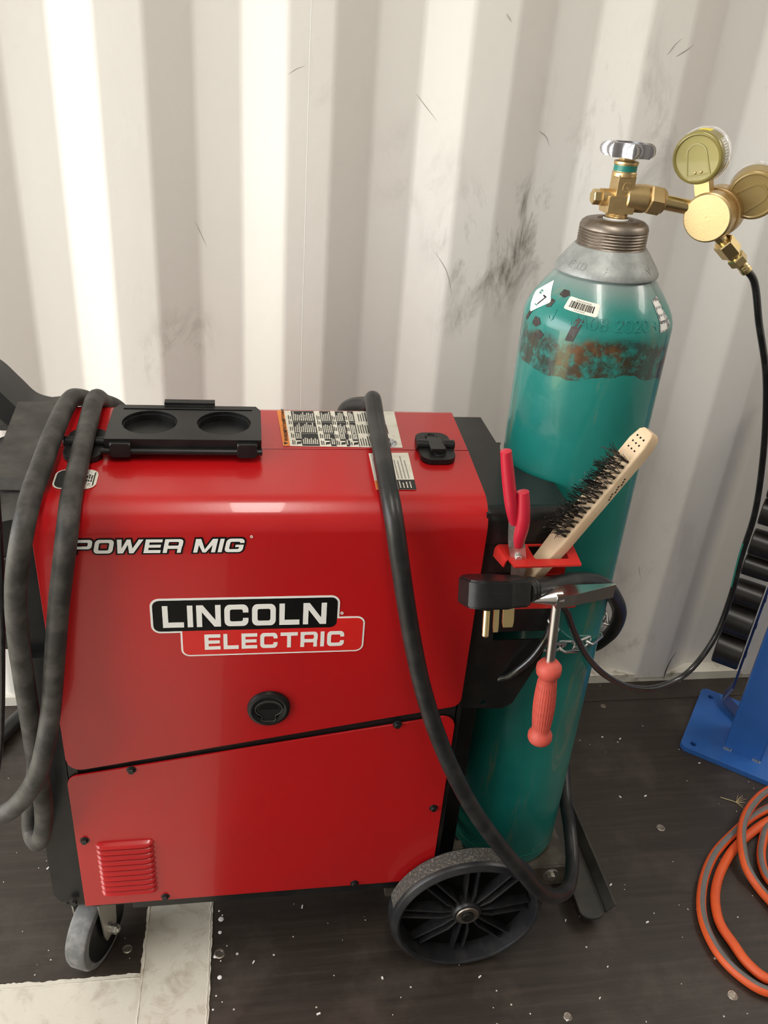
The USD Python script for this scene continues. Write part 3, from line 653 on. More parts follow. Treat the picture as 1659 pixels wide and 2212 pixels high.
# -- undercarriage: cylinder platform, rear foot, axle
pf = obj('cylinder_platform', [bx(.497, .757, .076, .262, .064, .0698), bx(.497, .757, .0725, .0765, .026, .0698), bx(.497, .757, .258, .262, .03, .0698), bx(.70, .7035, .074, .262, .03, .07)], 'platform_steel', wd)
obj('mounting_bolt', [cyl((.727, .0735, .052), (.727, .0705, .052), .0135, 24, ch=.0007), hexnut((.727, .0705, .052), (.727, .064, .052), .0068, .3)], 'zinc', pf)
obj('frame_rail', [bx(.44, .56, .05, .075, .06, .150), bx(.505, .535, .085, .10, .07, .30)], 'platform_steel', wd)
# rear foot: long folded strip along the back edge, its near end rounded
ftp = union_all([sbox(.763, .018, .806, .300), affinity.scale(Point(.7845, .018).buffer(.0215), 1, .8)])
obj('rear_foot', [extr(ftp, .004, (0, 0, .027)), hull([(.806, .012, .027), (.809, .012, .027), (.806, .300, .027), (.809, .300, .027), (.815, .006, .054), (.818, .006, .054), (.815, .300, .054), (.818, .300, .054)]), bx(.74, .80, .10, .25, .022, .028)], 'foot_steel', wd)
# big spoked wheel
WX, WYF, WR, WB = .5495, -.0405, .1175, -.003
def at_wheel(m): return place(m, (WX, 0, WR), (0, -1, 0), (1, 0, 0))
rim = [(.1005, .0060), (.1030, .0300), (.1045, -WYF - .0005), (.1075, -WYF + .0015), (WR - .0075, -WYF), (WR - .0025, -WYF - .0035), (WR, -WYF - .0085), (WR, -WB + .007), (WR - .005, -WB), (.1005, -WB), (.1005, .0060)]
wh = obj('rear_wheel', at_wheel(lathe(rim, 96)), 'tire', wd, smooth=28)
a = np.linspace(.30 * PI, .93 * PI, 60); Gt = np.array([[(WX + (WR + .0004) * math.cos(t), -yy, WR + (WR + .0004) * math.sin(t)) for yy in (.0085, .016, .024, .0315)] for t in a])
obj('dusty_tread', shell(Gt, (V(WX, 0, WR) - Gt) * V(1, 0, 1) * .006), 'tread_dust', wh)
obj('wheel_web', at_wheel(lathe([(.0, .0065), (.101, .0065), (.101, .011), (.03, .013), (.02, .02), (0, .02)], 60)), 'cavity_black', wh)
obj('hub', at_wheel(lathe([(0, .010), (.026, .010), (.0235, .030), (.0205, .034), (.0, .034)], 40)), 'tire', wh)
obj('hub_washer', at_wheel(lathe([(0, .033), (.0165, .033), (.0175, .0345), (.0165, .0362), (.0105, .0362), (.0105, .0350), (0, .0350)], 36)), 'dull_steel', wh)
obj('axle_end', at_wheel(lathe([(0, .034), (.0095, .034), (.0095, .0385), (.0082, .0395), (0, .0395)], 28)), 'black_metal', wh)
for i in range(8):
    t = -.02 + i * PI / 4
    for s in (-1, 1):
        q = []
        for (r, off, h) in ((.021, .0045, .030), (.040, .0072, .0315), (.098, .0082, .0245)):
            q.append((r, s * off, h))
        bars = []
        for (r0, o0, h0), (r1, o1, h1) in zip(q, q[1:]):
            bars.append(hull([(r, o + e, z) for (r, o, hh) in ((r0, o0, h0), (r1, o1, h1)) for e in (-.0014, .0014) for z in (.009, hh)]))
        m = trimesh.util.concatenate(bars); c, sn = math.cos(t), math.sin(t)
        m.vertices = np.c_[m.vertices[:, 0] * c - m.vertices[:, 1] * sn, m.vertices[:, 0] * sn + m.vertices[:, 1] * c, m.vertices[:, 2]]
        obj('spoke', at_wheel(m), 'tire', wh)
w2 = obj('rear_wheel', place(lathe([(0, 0), (.1, 0), (.1175, .004), (.1175, .034), (.1, .04), (0, .04)], 64), (WX, .262, WR), (0, 1, 0)), 'tire', wd)
obj('axle', cyl((WX, -.01, WR), (WX, .27, WR), .008, 16), 'black_metal', wd)
# swivel casters: near one turned a little
def caster(cx, cy, ang):
    ax = V(math.cos(ang), math.sin(ang), 0); c = V(cx, cy, .063)
    w = obj('caster_wheel', lathe([(0, -.012), (.044, -.014), (.050, -.0165), (.060, -.0155), (.063, -.010), (.063, .010), (.060, .0155), (.050, .0165), (.044, .014), (0, .012)], 48, c, ax), 'caster_tread', wd)
    obj('wheel_face', lathe([(0, .0135), (.046, .0145), (.050, .0168), (.046, .0150), (0, .0150)], 40, c, ax), 'black_plastic', w)
    f = V(-math.sin(ang), math.cos(ang), 0); fk = []
    for s in (-1, 1):
        p = c + ax * s * .022
        fk.append(hull([p + f * a + V(0, 0, b) + ax * e for (a, b) in ((-.012, -.014), (.012, -.014), (.022, .078), (-.022, .078), (-.016, .0), (.016, 0)) for e in (-.0013, .0013)]))
    obj('mounting_plate', bx(cx - .03, cx + .03, cy - .028, cy + .03, .147, .152), 'black_metal', wd); fk.append(cyl((cx, cy, .145), (cx, cy, .16), .02, 20))
    F = obj('caster_fork', fk, 'zinc', wd)
    p = c + ax * .0225
    obj('axle_nut', [cyl(p, p + ax * .004, .0068, 18), hexnut(p + ax * .003, p + ax * .0115, .0078, .2), cyl(p + ax * .011, p + ax * .014, .0042, 14)], 'zinc', F)
caster(-.002, .040, -.38); caster(.02, .215, -.2)
# ================================================================== GAS CYLINDER
AX = unit(CL)
gc = thing('gas_cylinder', 'tall scratched teal gas cylinder with a grey neck, chained behind the red machine', 'gas cylinder', (CB[0], CB[1], .07))
def on_axis(z): return caxis(z)
H = lambda z: (z - .07) * np.linalg.norm(CL)      # height along the axis
cyl_prof = [(0, .071), (CR - .012, .071), (CR - .003, .074), (CR, .083)] + [(CR, z) for z in np.linspace(.12, .978, 10)] + [(CR - .0012, .985), (CR - .004, .993), (CR - .0085, 1.001), (CR - .0145, 1.010), (CR - .021, 1.019), (CR - .0275, 1.0275), (CR - .034, 1.035), (.050, 1.042), (.03, 1.05)]
def cr_at(z):
    p = np.array(cyl_prof[3:]); return float(np.interp(z, p[:, 1], p[:, 0]))
def on_cyl(prof, n=96): return lathe([(r, H(z)) for r, z in prof], n, CB, AX)
obj('body', on_cyl(cyl_prof, 128), 'teal_paint', gc, smooth=35)
obj('foot_ring', on_cyl([(CR + .0003, .098), (CR + .0008, .0995), (CR + .0003, .101)], 96), 'teal_plain', gc)
neck = [(.0560, 1.0335), (.0605, 1.0350), (.0608, 1.0380), (.0580, 1.0435), (.0535, 1.0495), (.0490, 1.0555), (.0455, 1.0605), (.0420, 1.0645), (.03, 1.0650)]
nk = obj('neck_casting', on_cyl(neck), 'neck_cast', gc, smooth=40)
thr = [(.036, 1.058)]
for k in range(7):
    z = 1.0600 + k * .0033; thr += [(.0386, z), (.0400, z + .0011), (.0400, z + .0017), (.0386, z + .0029)]
thr += [(.0398, 1.0838), (.0397, 1.0860), (.0380, 1.0900), (.0345, 1.0928), (.029, 1.0942), (.021, 1.0944), (.020, 1.0925), (0, 1.0925)]
ring2 = obj('cap_thread', on_cyl(thr), 'ring_steel', gc, smooth=50)
obj('neck_seal', on_cyl([(.0142, 1.0920), (.0150, 1.0948), (.0138, 1.0960)], 40), 'white_plastic', ring2)
def cyl_theta(px_off, z, r):  # direction round the axis measured from the side that faces the doorway side
    return math.radians(-114.0) + math.asin(max(-.99, min(.99, px_off / r)))
def surf(th, z, lift=0.):
    r = cr_at(z) + lift; b = frame(AX, (1, 0, 0)); return CB + AX * H(z) + r * (math.cos(th) * b[0] + math.sin(th) * b[1])
def patch(poly, th0, z0, lift, n=26, thick=.0002):
    """a flat outline (metres) laid on the cylinder skin round (th0, z0)"""
    m = extr(poly, thick)
    for _ in range(6):
        L = m.edges_unique_length.max()
        if L < .006: break
        v, f = trimesh.remesh.subdivide(m.vertices, m.faces); m = trimesh.Trimesh(v, f, process=False)
    slope = 1.0
    out = []
    r0 = cr_at(z0); ds = .004; dr = (cr_at(z0 + ds) - cr_at(z0 - ds)) / (2 * ds); k = 1 / math.sqrt(1 + dr * dr)
    for (u, w, t) in m.vertices: out.append(surf(th0 + u / r0, z0 + w * k, lift + t))
    m.vertices = np.array(out); return m
st = obj('barcode_sticker', patch(affinity.rotate(rrect(-.0195, -.0080, .0195, .0080, .0025), -5), math.radians(-127.5), 1.0075, .0005), 'label_white', gc, label='cream sticker with a barcode')
bars, x = [], -.0145
rb = random.Random(4)
while x < .0145:
    w = rb.choice((.0006, .0006, .0010, .0014)); bars.append(sbox(x, -.0040, x + w, .0040)); x += w + rb.choice((.0006, .0006, .0011))
obj('barcode', patch(affinity.rotate(union_all(bars), -5, origin=(0, 0)), math.radians(-127.5), 1.0075, .0008), 'black_print', st)
obj('small_print', patch(affinity.rotate(union_all([sbox(-.009 + i * .0024, .0049, -.0074 + i * .0024, .0063) for i in range(8)] + [sbox(-.007 + i * .0022, -.0064, -.0055 + i * .0022, -.0052) for i in range(6)]), -5, origin=(0, 0)), math.radians(-127.5), 1.0075, .0008), 'grey_print', st, kind='stuff')
dm = obj('diamond_sticker', patch(affinity.rotate(rrect(-.0165, -.0165, .0165, .0165, .0025), 42), math.radians(-174), 1.0050, .0005), 'white_print', gc, label='white diamond hazard sticker marked 7')
seven = union_all([sbox(-.0025, .0038, .0025, .005), Polygon([(.0013, .0046), (.0025, .0046), (-.0004, -.005), (-.0016, -.005)])])
obj('numeral', patch(affinity.translate(affinity.scale(affinity.rotate(seven, -8), 1.5, 1.3), .0075, -.0035), math.radians(-174), 1.0050, .0008), 'black_print', dm)
obj('green_print', patch(union_all([sbox(-.0085 + i * .0022, .002 + j * .003, -.0070 + i * .0022, .0042 + j * .003) for i in range(3) for j in range(2)] + [sbox(.000 + i * .0016, -.0118, .0011 + i * .0016, -.0105) for i in range(4)]), math.radians(-174), 1.0050, .0008), 'teal_plain', dm, kind='stuff')
sk = obj('torn_sticker', patch(Polygon([(-.010, .019), (.006, .0225), (.008, .006), (.018, -.014), (.009, -.020), (-.008, -.0205), (-.0065, -.006)]), math.radians(-53), 1.001, .0005), 'label_grey', gc, label='torn silver sticker on the right shoulder')
obj('printed_cells', patch(union_all([sbox(-.008, .011, .004, .017), sbox(-.006, .002, .005, .008), sbox(-.004, -.006, .004, -.001), sbox(-.006, -.018, .006, -.010)]), math.radians(-53), 1.001, .0008), 'white_print', sk)
for (dg, z, pts) in ((-130.0, .982, [(-.0045, -.012), (.0035, -.0115), (.011, .012), (.003, .014), (-.001, .002)]), (-148, 1.016, [(-.006, -.002), (.001, -.004), (.006, 0), (.003, .004), (-.004, .004)]),
                     (-157, 1.003, [(-.003, -.005), (.003, -.003), (.004, .004), (-.001, .005)]), (-176, .986, [(-.006, -.010), (-.001, -.010), (.006, .004), (.002, .006)]), (-163, .980, [(-.006, -.004), (.0, -.006), (.008, -.001), (.004, .004), (-.004, .004)]),
                     (-158, .966, [(-.006, -.003), (.004, -.004), (.008, .002), (.002, .005), (-.005, .003)])):
    obj('bare_scrape', patch(Polygon(pts).buffer(.0012).buffer(-.0004), math.radians(dg), z, .0003), 'scrape_brown', gc)
def stamp(text, h, th0, z0):
    m = tm(meshkit.text_mesh(text, h, .0013)); w = m.vertices[:, 0].max()
    r0 = cr_at(z0); dr = (cr_at(z0 + .004) - cr_at(z0 - .004)) / .008; k = 1 / math.sqrt(1 + dr * dr)
    m.vertices = np.array([surf(th0 + (u - w / 2) / r0, z0 + v * k, -.0005 + t) for u, v, t in m.vertices]); return m
for tx_, dg in (('2020 +', -80), ('JA08', -119), ('J', -150)): obj('stamped_mark', stamp(tx_, .013, math.radians(dg), .987), 'teal_paint', gc)
def neck_stamp(text, h, th0, z0):
    m = tm(meshkit.text_mesh(text, h, .001)); w = m.vertices[:, 0].max(); p = np.array(neck); b = frame(AX, (1, 0, 0)); out = []
    for u, v, t in m.vertices:
        z = z0 + v * .80; r = np.interp(z, p[1:, 1], p[1:, 0]) - .0004 + t; th = th0 + (u - w / 2) / .056; out.append(CB + AX * H(z) + r * (math.cos(th) * b[0] + math.sin(th) * b[1]))
    m.vertices = np.array(out); return m
for tx_, dg in (('E ID', -150), ('A', -112), ('N', -58)): obj('cast_letters', neck_stamp(tx_, .0095, math.radians(dg), 1.043), 'neck_cast', nk)
# -- brass cylinder valve
bz = frame(AX, (1, 0, 0)); R1 = unit(V(.99, .02, 0)); R1 = unit(R1 - AX * (R1 @ AX)); R2 = np.cross(AX, R1)
def va(z, a=0., b=0.): return CB + AX * H(z) + R1 * a + R2 * b
vthr = [(.0115, 1.090)]
for k in range(4): vthr += [(.0128, 1.0950 + k * .0020), (.0120, 1.0960 + k * .0020)]
vthr += [(.0118, 1.104), (0, 1.104)]
vv = obj('cylinder_valve', [lathe([(r, H(z)) for r, z in vthr], 40, CB, AX)] +
    [place(bx(-.0175, .0145, -.0125, .0125, 0, .0190, .0016), va(1.1015), AX, R1), place(bx(-.0100, .0105, -.0110, .0110, 0, .026, .0016), va(1.1165), AX, R1),
     cyl(va(1.1175, -.024), va(1.1175, -.010), .0095, 24), cyl(va(1.1175, .004), va(1.1175, .030), .0148, 40, .0158, .0012), cyl(va(1.1175, .029), va(1.1175, .034), .0125, 32)], 'brass', gc, smooth=35)
obj('safety_plug', [hexnut(va(1.1175, -.0235), va(1.1175, -.0335), .0085, .2)], 'brass_bright', vv)
obj('bonnet', [lathe([(0, 0), (.0125, 0), (.0138, .0008), (.0138, .0050), (.0129, .0060), (.0129, .0130), (.0138, .0138), (.0138, .0165), (.0115, .0172), (0, .0172)], 36, va(1.1398), AX), hexnut(va(1.1565), va(1.1625), .0090, .25)], 'brass', vv, smooth=40)
obj('green_smear', lathe([(.01305, 0), (.01305, .0062)], 36, va(1.1462), AX), 'teal_plain', vv, smooth=40)
obj('letter_g', place(meshkit.text_mesh('G', .0105, .0006, bold=True), va(1.1245, -.0045, -.0109), -R2, R1), 'brass', vv)
a = np.linspace(0, 2 * PI, 168, endpoint=False)
hw_out = Polygon([((.0284 + .0034 * math.cos(7 * t)) * math.cos(t), (.0284 + .0034 * math.cos(7 * t)) * math.sin(t)) for t in a])
hw_m = []
for (z0, h, inset) in ((0, .0018, .0045), (.0016, .0016, .0026), (.0030, .0022, .0010), (.0050, .0050, .0), (.0098, .0018, .0008), (.0114, .0016, .0022), (.0128, .0014, .0042), (.0140, .0008, .0065)):
    hw_m.append(extr(hw_out.buffer(-inset).difference(Point(0, 0).buffer(.0150 if z0 > .009 else .0105)), h, va(1.1610) + AX * z0, AX, R1))
hw_m.append(lathe([(0, .003), (.0150, .003), (.0105, .008), (.0105, .0115), (.0060, .012), (.0060, .0138), (0, .0138)], 32, va(1.1610), AX))
for t in (0, 2.1, 4.2): hw_m.append(place(bx(.004, .018, -.003, .003, .006, .0105, .001), va(1.1610), AX, R1 * math.cos(t) + R2 * math.sin(t)))
obj('handwheel', hw_m, 'handwheel_chrome', vv, smooth=40)

# ================================================================== REGULATOR
D1 = unit(unit(V(.93, .0, -.13)))
p_in = va(1.1175, .033)
FA = unit(V(-.68, -.73, -.08))          # the way the round end cap looks
cap0 = V(*(0.7487, 0.1360, 1.1040)); RB = cap0 - FA * .0300 + V(0, 0, .001)
rg = thing('gas_regulator', 'brass twin-gauge regulator screwed to the gas cylinder valve', 'regulator', tuple(RB))
d_in = unit(RB - p_in)
obj('inlet_nut', [hexnut(p_in - d_in * .001, p_in + d_in * .0165, .0172, .5), cyl(p_in + d_in * .016, p_in + d_in * .0195, .0135, 28)], 'brass', rg)
obj('inlet_stem', [cyl(p_in + d_in * .016, RB, .0085, 28), cyl(p_in + d_in * .058, p_in + d_in * .0605, .0092, 24), cyl(p_in + d_in * .0635, p_in + d_in * .066, .0092, 24)], 'brass_bright', rg)
BA = -FA; ux = unit(np.cross(FA, (0, 0, 1))); uz = np.cross(ux, FA); uz = uz if uz[2] > 0 else -uz
obj('regulator_body', [lathe([(0, .0), (.0262, 0), (.0275, .0012), (.0275, .0205), (.0262, .0215), (.0245, .022), (.0245, .029), (0, .029)], 64, cap0, BA),
    lathe([(0, .028), (.0285, .028), (.0295, .030), (.0295, .052), (.0275, .055), (.022, .064), (.020, .070), (0, .070)], 64, cap0, BA)], 'brass', rg, smooth=35)
obj('end_cap', lathe([(0, .0015), (.003, .0018), (.0255, .0016), (.0264, .0006), (.0264, -.001)], 64, cap0, FA), 'cap_brass', rg)
obj('adjusting_knob', lathe([(0, .069), (.0125, .069), (.0135, .071), (.0135, .094), (.012, .096), (0, .096)], 24, cap0, BA), 'black_plastic', rg)
def gauge(c, look, stem_from, gold, spin):
    """back of a pressure gauge: look = the way its back faces, stem_from = where its stem leaves the body"""
    F = unit(look); sx = unit(np.cross((0, 0, 1), F)); up = unit(c - stem_from); up = unit(up - F * (up @ F)); sx = np.cross(up, F)
    g = obj('gauge', lathe([(0, .0), (.0232, 0), (.0240, .0006), (.0247, .0014), (.0258, .0012), (.0272, .0004), (.0281, -.0012), (.0284, -.004), (.0284, -.021), (.0275, -.0215), (0, -.0215)], 64, c, F, sx), gold, rg, smooth=40)
    ky = union_all([Point(0, .0045).buffer(.0115, quad_segs=16), Polygon([(-.0115, .0045), (.0115, .0045), (.0135, -.0185), (-.0135, -.0185)])]).intersection(Point(0, 0).buffer(.0232))
    obj('pressed_mark', extr(ky.difference(ky.buffer(-.0016)), .0012, c - F * .0004, F, sx), gold, g)
    for s in (-1, 1):
        obj('rivet', lathe([(0, .0016), (.0011, .0013), (.0017, .0004), (.0017, -.001)], 14, c + sx * (.0034 * s) - up * .0150, F), 'brass_bright', g)
    obj('lens_rim', lathe([(.0284, -.0195), (.0294, -.0200), (.0300, -.0215), (.0300, -.0275), (.0285, -.0295), (.0, -.0300), (0, -.0225)], 64, c, F), 'clear_plastic', g)
    obj('dial', lathe([(0, -.0222), (.0270, -.0222), (.0270, -.0216), (0, -.0216)], 48, c, F), 'white_print', g)
    a0, a1 = (.35, 1.05) if spin else (1.0, 1.6)
    for (b0, b1, mm) in (((-.45, .55, 'label_white'), (1.05, 1.55, 'label_yellow')) if spin else ((.5, 1.7, 'label_white'),)):
        t = np.linspace(b0, b1, 14); Gq = np.array([[c + (sx * math.cos(q) + up * math.sin(q)) * .02865 + F * f for f in (-.0065, -.019)] for q in t])
        s_ = obj('rim_sticker', shell(Gq, (c - Gq) * .004), mm, g)
        if mm == 'label_white':
            tx = []
            for q in np.linspace(b0 + .06, b1 - .06, 9):
                for f0, f1 in ((-.008, -.0118), (-.0128, -.0175)):
                    Gz = np.array([[c + (sx * math.cos(qq) + up * math.sin(qq)) * .02885 + F * f for f in (f0, f1)] for qq in (q, q + .035)]); tx.append(shell(Gz, (c - Gz) * .003))
            obj('rim_print', tx, 'grey_print', s_, kind='stuff')
    st2 = c - up * .0280 - F * .017
    obj('gauge_stem', [place(bx(-.0085, .0085, -.0085, .0085, -.014, .002, .001), st2, up, sx), cyl(st2 - up * .012, st2 - up * .028, .0062, 20)], 'brass', g)
    obj('stem_thread', [cyl(st2 - up * (.0145 + .003 * k), st2 - up * (.0160 + .003 * k), .0069, 20) for k in range(4)], 'brass', g)
mat('clear_plastic', (.9, .9, .9), .08, extra=lambda n, l: n['p'][1].update({'transmission_weight': .85, 'ior': 1.2}))
mat('label_yellow', (.75, .62, .05), .4)
gauge(V(*(0.7249, 0.1460, 1.1651)), (-.68, -.73, -.13), V(*(0.7587, 0.1600, 1.1164)), 'gauge_gold', True)
gauge(V(*(0.8007, 0.1400, 1.1303)), (-.52, -.82, -.26), V(*(0.7723, 0.1650, 1.1006)), 'gauge_gold_b', False)
o0 = V(*(0.7834, 0.1600, 1.0798)); o1 = V(*(0.8276, 0.1620, 1.0452)); od = unit(o1 - o0); L = np.linalg.norm(o1 - o0)
ol = obj('outlet', [cyl(o0 - od * .006, o0 + od * .010, .0068, 24), hexnut(o0 + od * .008, o0 + od * .030, .0128, .3), cyl(o0 + od * .029, o0 + od * .036, .0078, 24), hexnut(o0 + od * .035, o0 + od * .047, .0110, .1), cyl(o0 + od * .046, o0 + od * .050, .0068, 24)], 'brass_bright', rg)
obj('hose_ferrule', lathe([(0, 0), (.0062, 0), (.0068, .001), (.0060, .003), (.0068, .005), (.0060, .007), (.0070, .009), (.0070, .014), (0, .014)], 24, o0 + od * .0485, od), 'brass_bright', ol)
hs = o0 + od * .058

# ================================================================== HOSES AND CABLES
gh = thing('gas_hose', 'thin glossy black gas hose hanging from the regulator in a long loop', 'hose', tuple(hs))
gp = [hs, hs + od * .02, (0.8720, 0.1650, 0.9754), (0.9078, 0.1750, 0.9108), (0.9290, 0.1800, 0.8563), (0.9562, 0.1900, 0.7744), (0.9832, 0.2050, 0.6745), (0.9921, 0.2150, 0.5937), (1.0006, 0.2200, 0.5104), (0.9915, 0.2150, 0.4278), (0.9532, 0.2000, 0.3727), (0.8927, 0.1750, 0.3661), (0.8219, 0.1400, 0.3980), (0.7507, 0.1000, 0.4584), (0.6892, 0.0600, 0.5322), (0.6465, 0.0300, 0.6003), (0.6217, 0.0120, 0.6452), (0.6059, 0.0030, 0.6613), (0.5993, -0.0040, 0.6383), (0.5962, -0.0040, 0.6146), (0.5831, -0.0040, 0.5842), (0.5685, -0.0020, 0.5636), (0.5579, 0.0040, 0.5467), (.545, .016, .534)]
obj('tube', tube(gp, .0047, 16, .005), 'hose_black', gh)
cc = spline(gp, .005); i0 = int(np.argmin(np.linalg.norm(cc - V(*(0.9939, 0.2160, 0.5740)), axis=1)))
obj('green_smear', tube(cc[i0 - 9:i0 + 9], .00478, 8, smooth=False, arc=(PI * .35, PI * .95), up=(0, -1, 0)), 'teal_plain', gh)
obj('cable_tie', [lathe([(.0058, -.0014), (.0066, -.0014), (.0066, .0014), (.0058, .0014), (.0058, -.0014)], 24, (0.6003, -0.0040, 0.6397), unit(V(-.25, 0, -1))), bx(.5955, .6085, -.009, -.002, .6285, .6325)], 'white_plastic', gh)

RBC = .0113
gcb = thing('gun_cable', 'thick grey rubber welding cable draped in two strands over the left end', 'cable', (.02, .1, .83))
pA = [(-.01, .40, .012), (.01, .41, .30), (.02, .36, .62), (.022, .285, .80), (0.0119, 0.2350, 0.8324), (0.0096, 0.2050, 0.8393), (0.0094, 0.1150, 0.8389), (0.0085, 0.0500, 0.8293), (0.0050, 0.0000, 0.8137), (0.0015, -0.0320, 0.7909), (-0.0072, -0.0400, 0.7516), (-0.0132, -0.0420, 0.7127), (-0.0172, -0.0420, 0.6582), (-0.0191, -0.0400, 0.5985), (-0.0213, -0.0360, 0.5329), (-0.0230, -0.0340, 0.4722), (-0.0244, -0.0300, 0.4134), (-0.0294, -0.0260, 0.3641), (-0.0405, -0.0160, 0.3215), (-0.0544, 0.0040, 0.2933), (-0.0640, 0.0220, 0.2888), (-0.0651, 0.0340, 0.3109), (-0.0572, 0.0400, 0.3562), (-0.0471, 0.0450, 0.4092), (-0.0431, 0.0500, 0.4606), (-.045, .055, .50)]
pB = [(.065, .42, .012), (.062, .41, .30), (.060, .36, .62), (.058, .285, .79), (0.0427, 0.2400, 0.8247), (0.0404, 0.2120, 0.8407), (0.0421, 0.1300, 0.8357), (0.0431, 0.0620, 0.8237), (0.0434, 0.0080, 0.8093), (0.0430, -0.0260, 0.7870), (0.0350, -0.0300, 0.7443), (0.0262, -0.0320, 0.6985), (0.0184, -0.0340, 0.6506), (0.0103, -0.0360, 0.6004), (0.0037, -0.0420, 0.5582), (-0.0035, -0.0550, 0.5216), (-0.0159, -0.0620, 0.4821), (-0.0358, -0.0620, 0.4458), (-0.0567, -0.0620, 0.4243), (-0.0820, -0.0600, 0.4141), (-0.1166, -0.0500, 0.4080)]
obj('cable', tube(pA, RBC, 20, .006), 'rubber', gcb, label='left strand with a tight bend at its foot')
obj('cable', tube(pB, RBC, 20, .006), 'rubber', gcb, label='right strand running off to the left')
pc = thing('power_cord', 'thick black power cord hung over the machine, looping past the wheel to a three-pin plug', 'power cord', (.35, .1, .83))
PR = .0110
k0 = (0.5470, -0.0500, 0.7230)
cordA = [(.40, .40, .012), (.395, .41, .30), (.375, .36, .64), (.362, .285, .80), (0.3902, 0.2320, 0.8315), (0.3879, 0.2120, 0.8459), (0.3865, 0.1650, 0.8376), (0.3838, 0.1000, 0.8319), (0.3826, 0.0300, 0.8178), (0.3851, -0.0100, 0.7981), (0.3932, -0.0250, 0.7531), (0.4043, -0.0280, 0.6984), (0.4192, -0.0300, 0.6327), (0.4378, -0.0330, 0.5631), (0.4626, -0.0400, 0.4918), (0.4923, -0.0480, 0.4247), (0.5274, -0.0540, 0.3593), (0.5648, -0.0600, 0.3036), (0.6068, -0.0620, 0.2441), (0.6418, -0.0580, 0.1945), (0.6784, -0.0400, 0.1542), (0.7211, 0.0000, 0.1182), (0.7461, 0.0500, 0.1120), (0.7564, 0.1000, 0.1286), (0.7702, 0.1600, 0.1266), (.790, .285, .20), (.770, .315, .30), (.745, .320, .42), (.735, .30, .50), (0.7959, 0.2650, 0.3862), (0.8067, 0.2250, 0.4343), (0.7923, 0.1800, 0.5069), (0.7373, 0.1150, 0.5942), (0.6776, 0.0550, 0.6572), (0.6184, 0.0000, 0.6975), (0.5754, -0.0320, 0.7140), k0]
obj('cable', tube(cordA, PR, 20, .006), 'cord_rubber', pc)
# plug
pb = V(.4930, -.066, .7305)
out = union_all([Point(-.012, 0).buffer(.0265), sbox(-.012, -.0265, .012, .0265), Polygon([(.010, -.0265), (.020, -.020), (.036, -.0165), (.040, -.015), (.040, .015), (.036, .0165), (.020, .020), (.010, .0265)])]).intersection(sbox(-.034, -.1, .1, .1))
pz = unit(V(.03, .40, .90)); pxd = unit(V(.985, .13, -.03)); pxd = unit(pxd - pz * (pxd @ pz))
lay = []
for z0, h, ins in ((0, .0022, .002), (.002, .0155, 0), (.0172, .0006, .0008), (.0175, .0115, .0), (.0288, .0025, .0022)):
    lay.append(extr(out.buffer(-ins), h, pb - pz * .0155 + pz * z0, pz, pxd))
pl = obj('plug', lay, 'black_plastic', pc)
pe = pb + pxd * .040; kd = unit(V(*k0) - pe)
obj('strain_relief', lathe([(0, -.004), (.0150, -.004), (.0150, .001), (.0132, .002), (.0132, .004), (.0146, .005), (.0146, .008), (.0128, .009), (.0128, .011), (.0140, .012), (.0140, .015), (.0115, .018), (0, .018)], 32, pe, kd), 'black_plastic', pl)
def pin(dx, dy, w, t, h, round_=False):
    o = pb + pxd * dx + np.cross(pz, pxd) * dy - pz * .0155
    m = cyl(o, o - pz * h, w, 18, ch=.0015) if round_ else hull([o + pxd * a * w + np.cross(pz, pxd) * b * t - pz * (h if (c and abs(a) < .9) else (h - .006 if c else -.002)) for a in (-1, -.8, .8, 1) for b in (-1, 1) for c in (0, 1)])
    obj('pin', m, 'brass_bright', pl)
pin(-.014, -.0195, .0038, 0, .031, True); pin(-.001, -.0165, .0032, .0010, .0265); pin(.0155, -.012, .0068, .0010, .0225)

bh = thing('floor_cable', 'black cable lying along the foot of the wall at far left', 'cable', (-.24, .5, .01))
obj('cable', tube([(-.60, .44, .016), (-0.2925, 0.4339, 0.0160), (-0.2582, 0.4961, 0.0160), (-0.2352, 0.5464, 0.0160), (-0.2101, 0.5747, 0.0160), (-.10, .56, .016), (.10, .575, .016), (.5, .572, .016)], .0155, 18, .01), 'cord_rubber', bh)
vc = thing('hanging_cord', 'thin black cord hanging down at the left edge of the picture', 'cord', (-.13, .05, .5))
obj('cord', tube([(-0.0253, 0.0000, 0.8533), (-0.0247, -0.0200, 0.7950), (-0.0282, -0.0300, 0.7340), (-0.0383, -0.0350, 0.6472), (-0.0517, -0.0350, 0.5549), (-0.0648, -0.0350, 0.4837), (-0.0913, -0.0300, 0.4029), (-0.1292, -0.0300, 0.3655)], .0042, 12, .008), 'hose_black', vc)

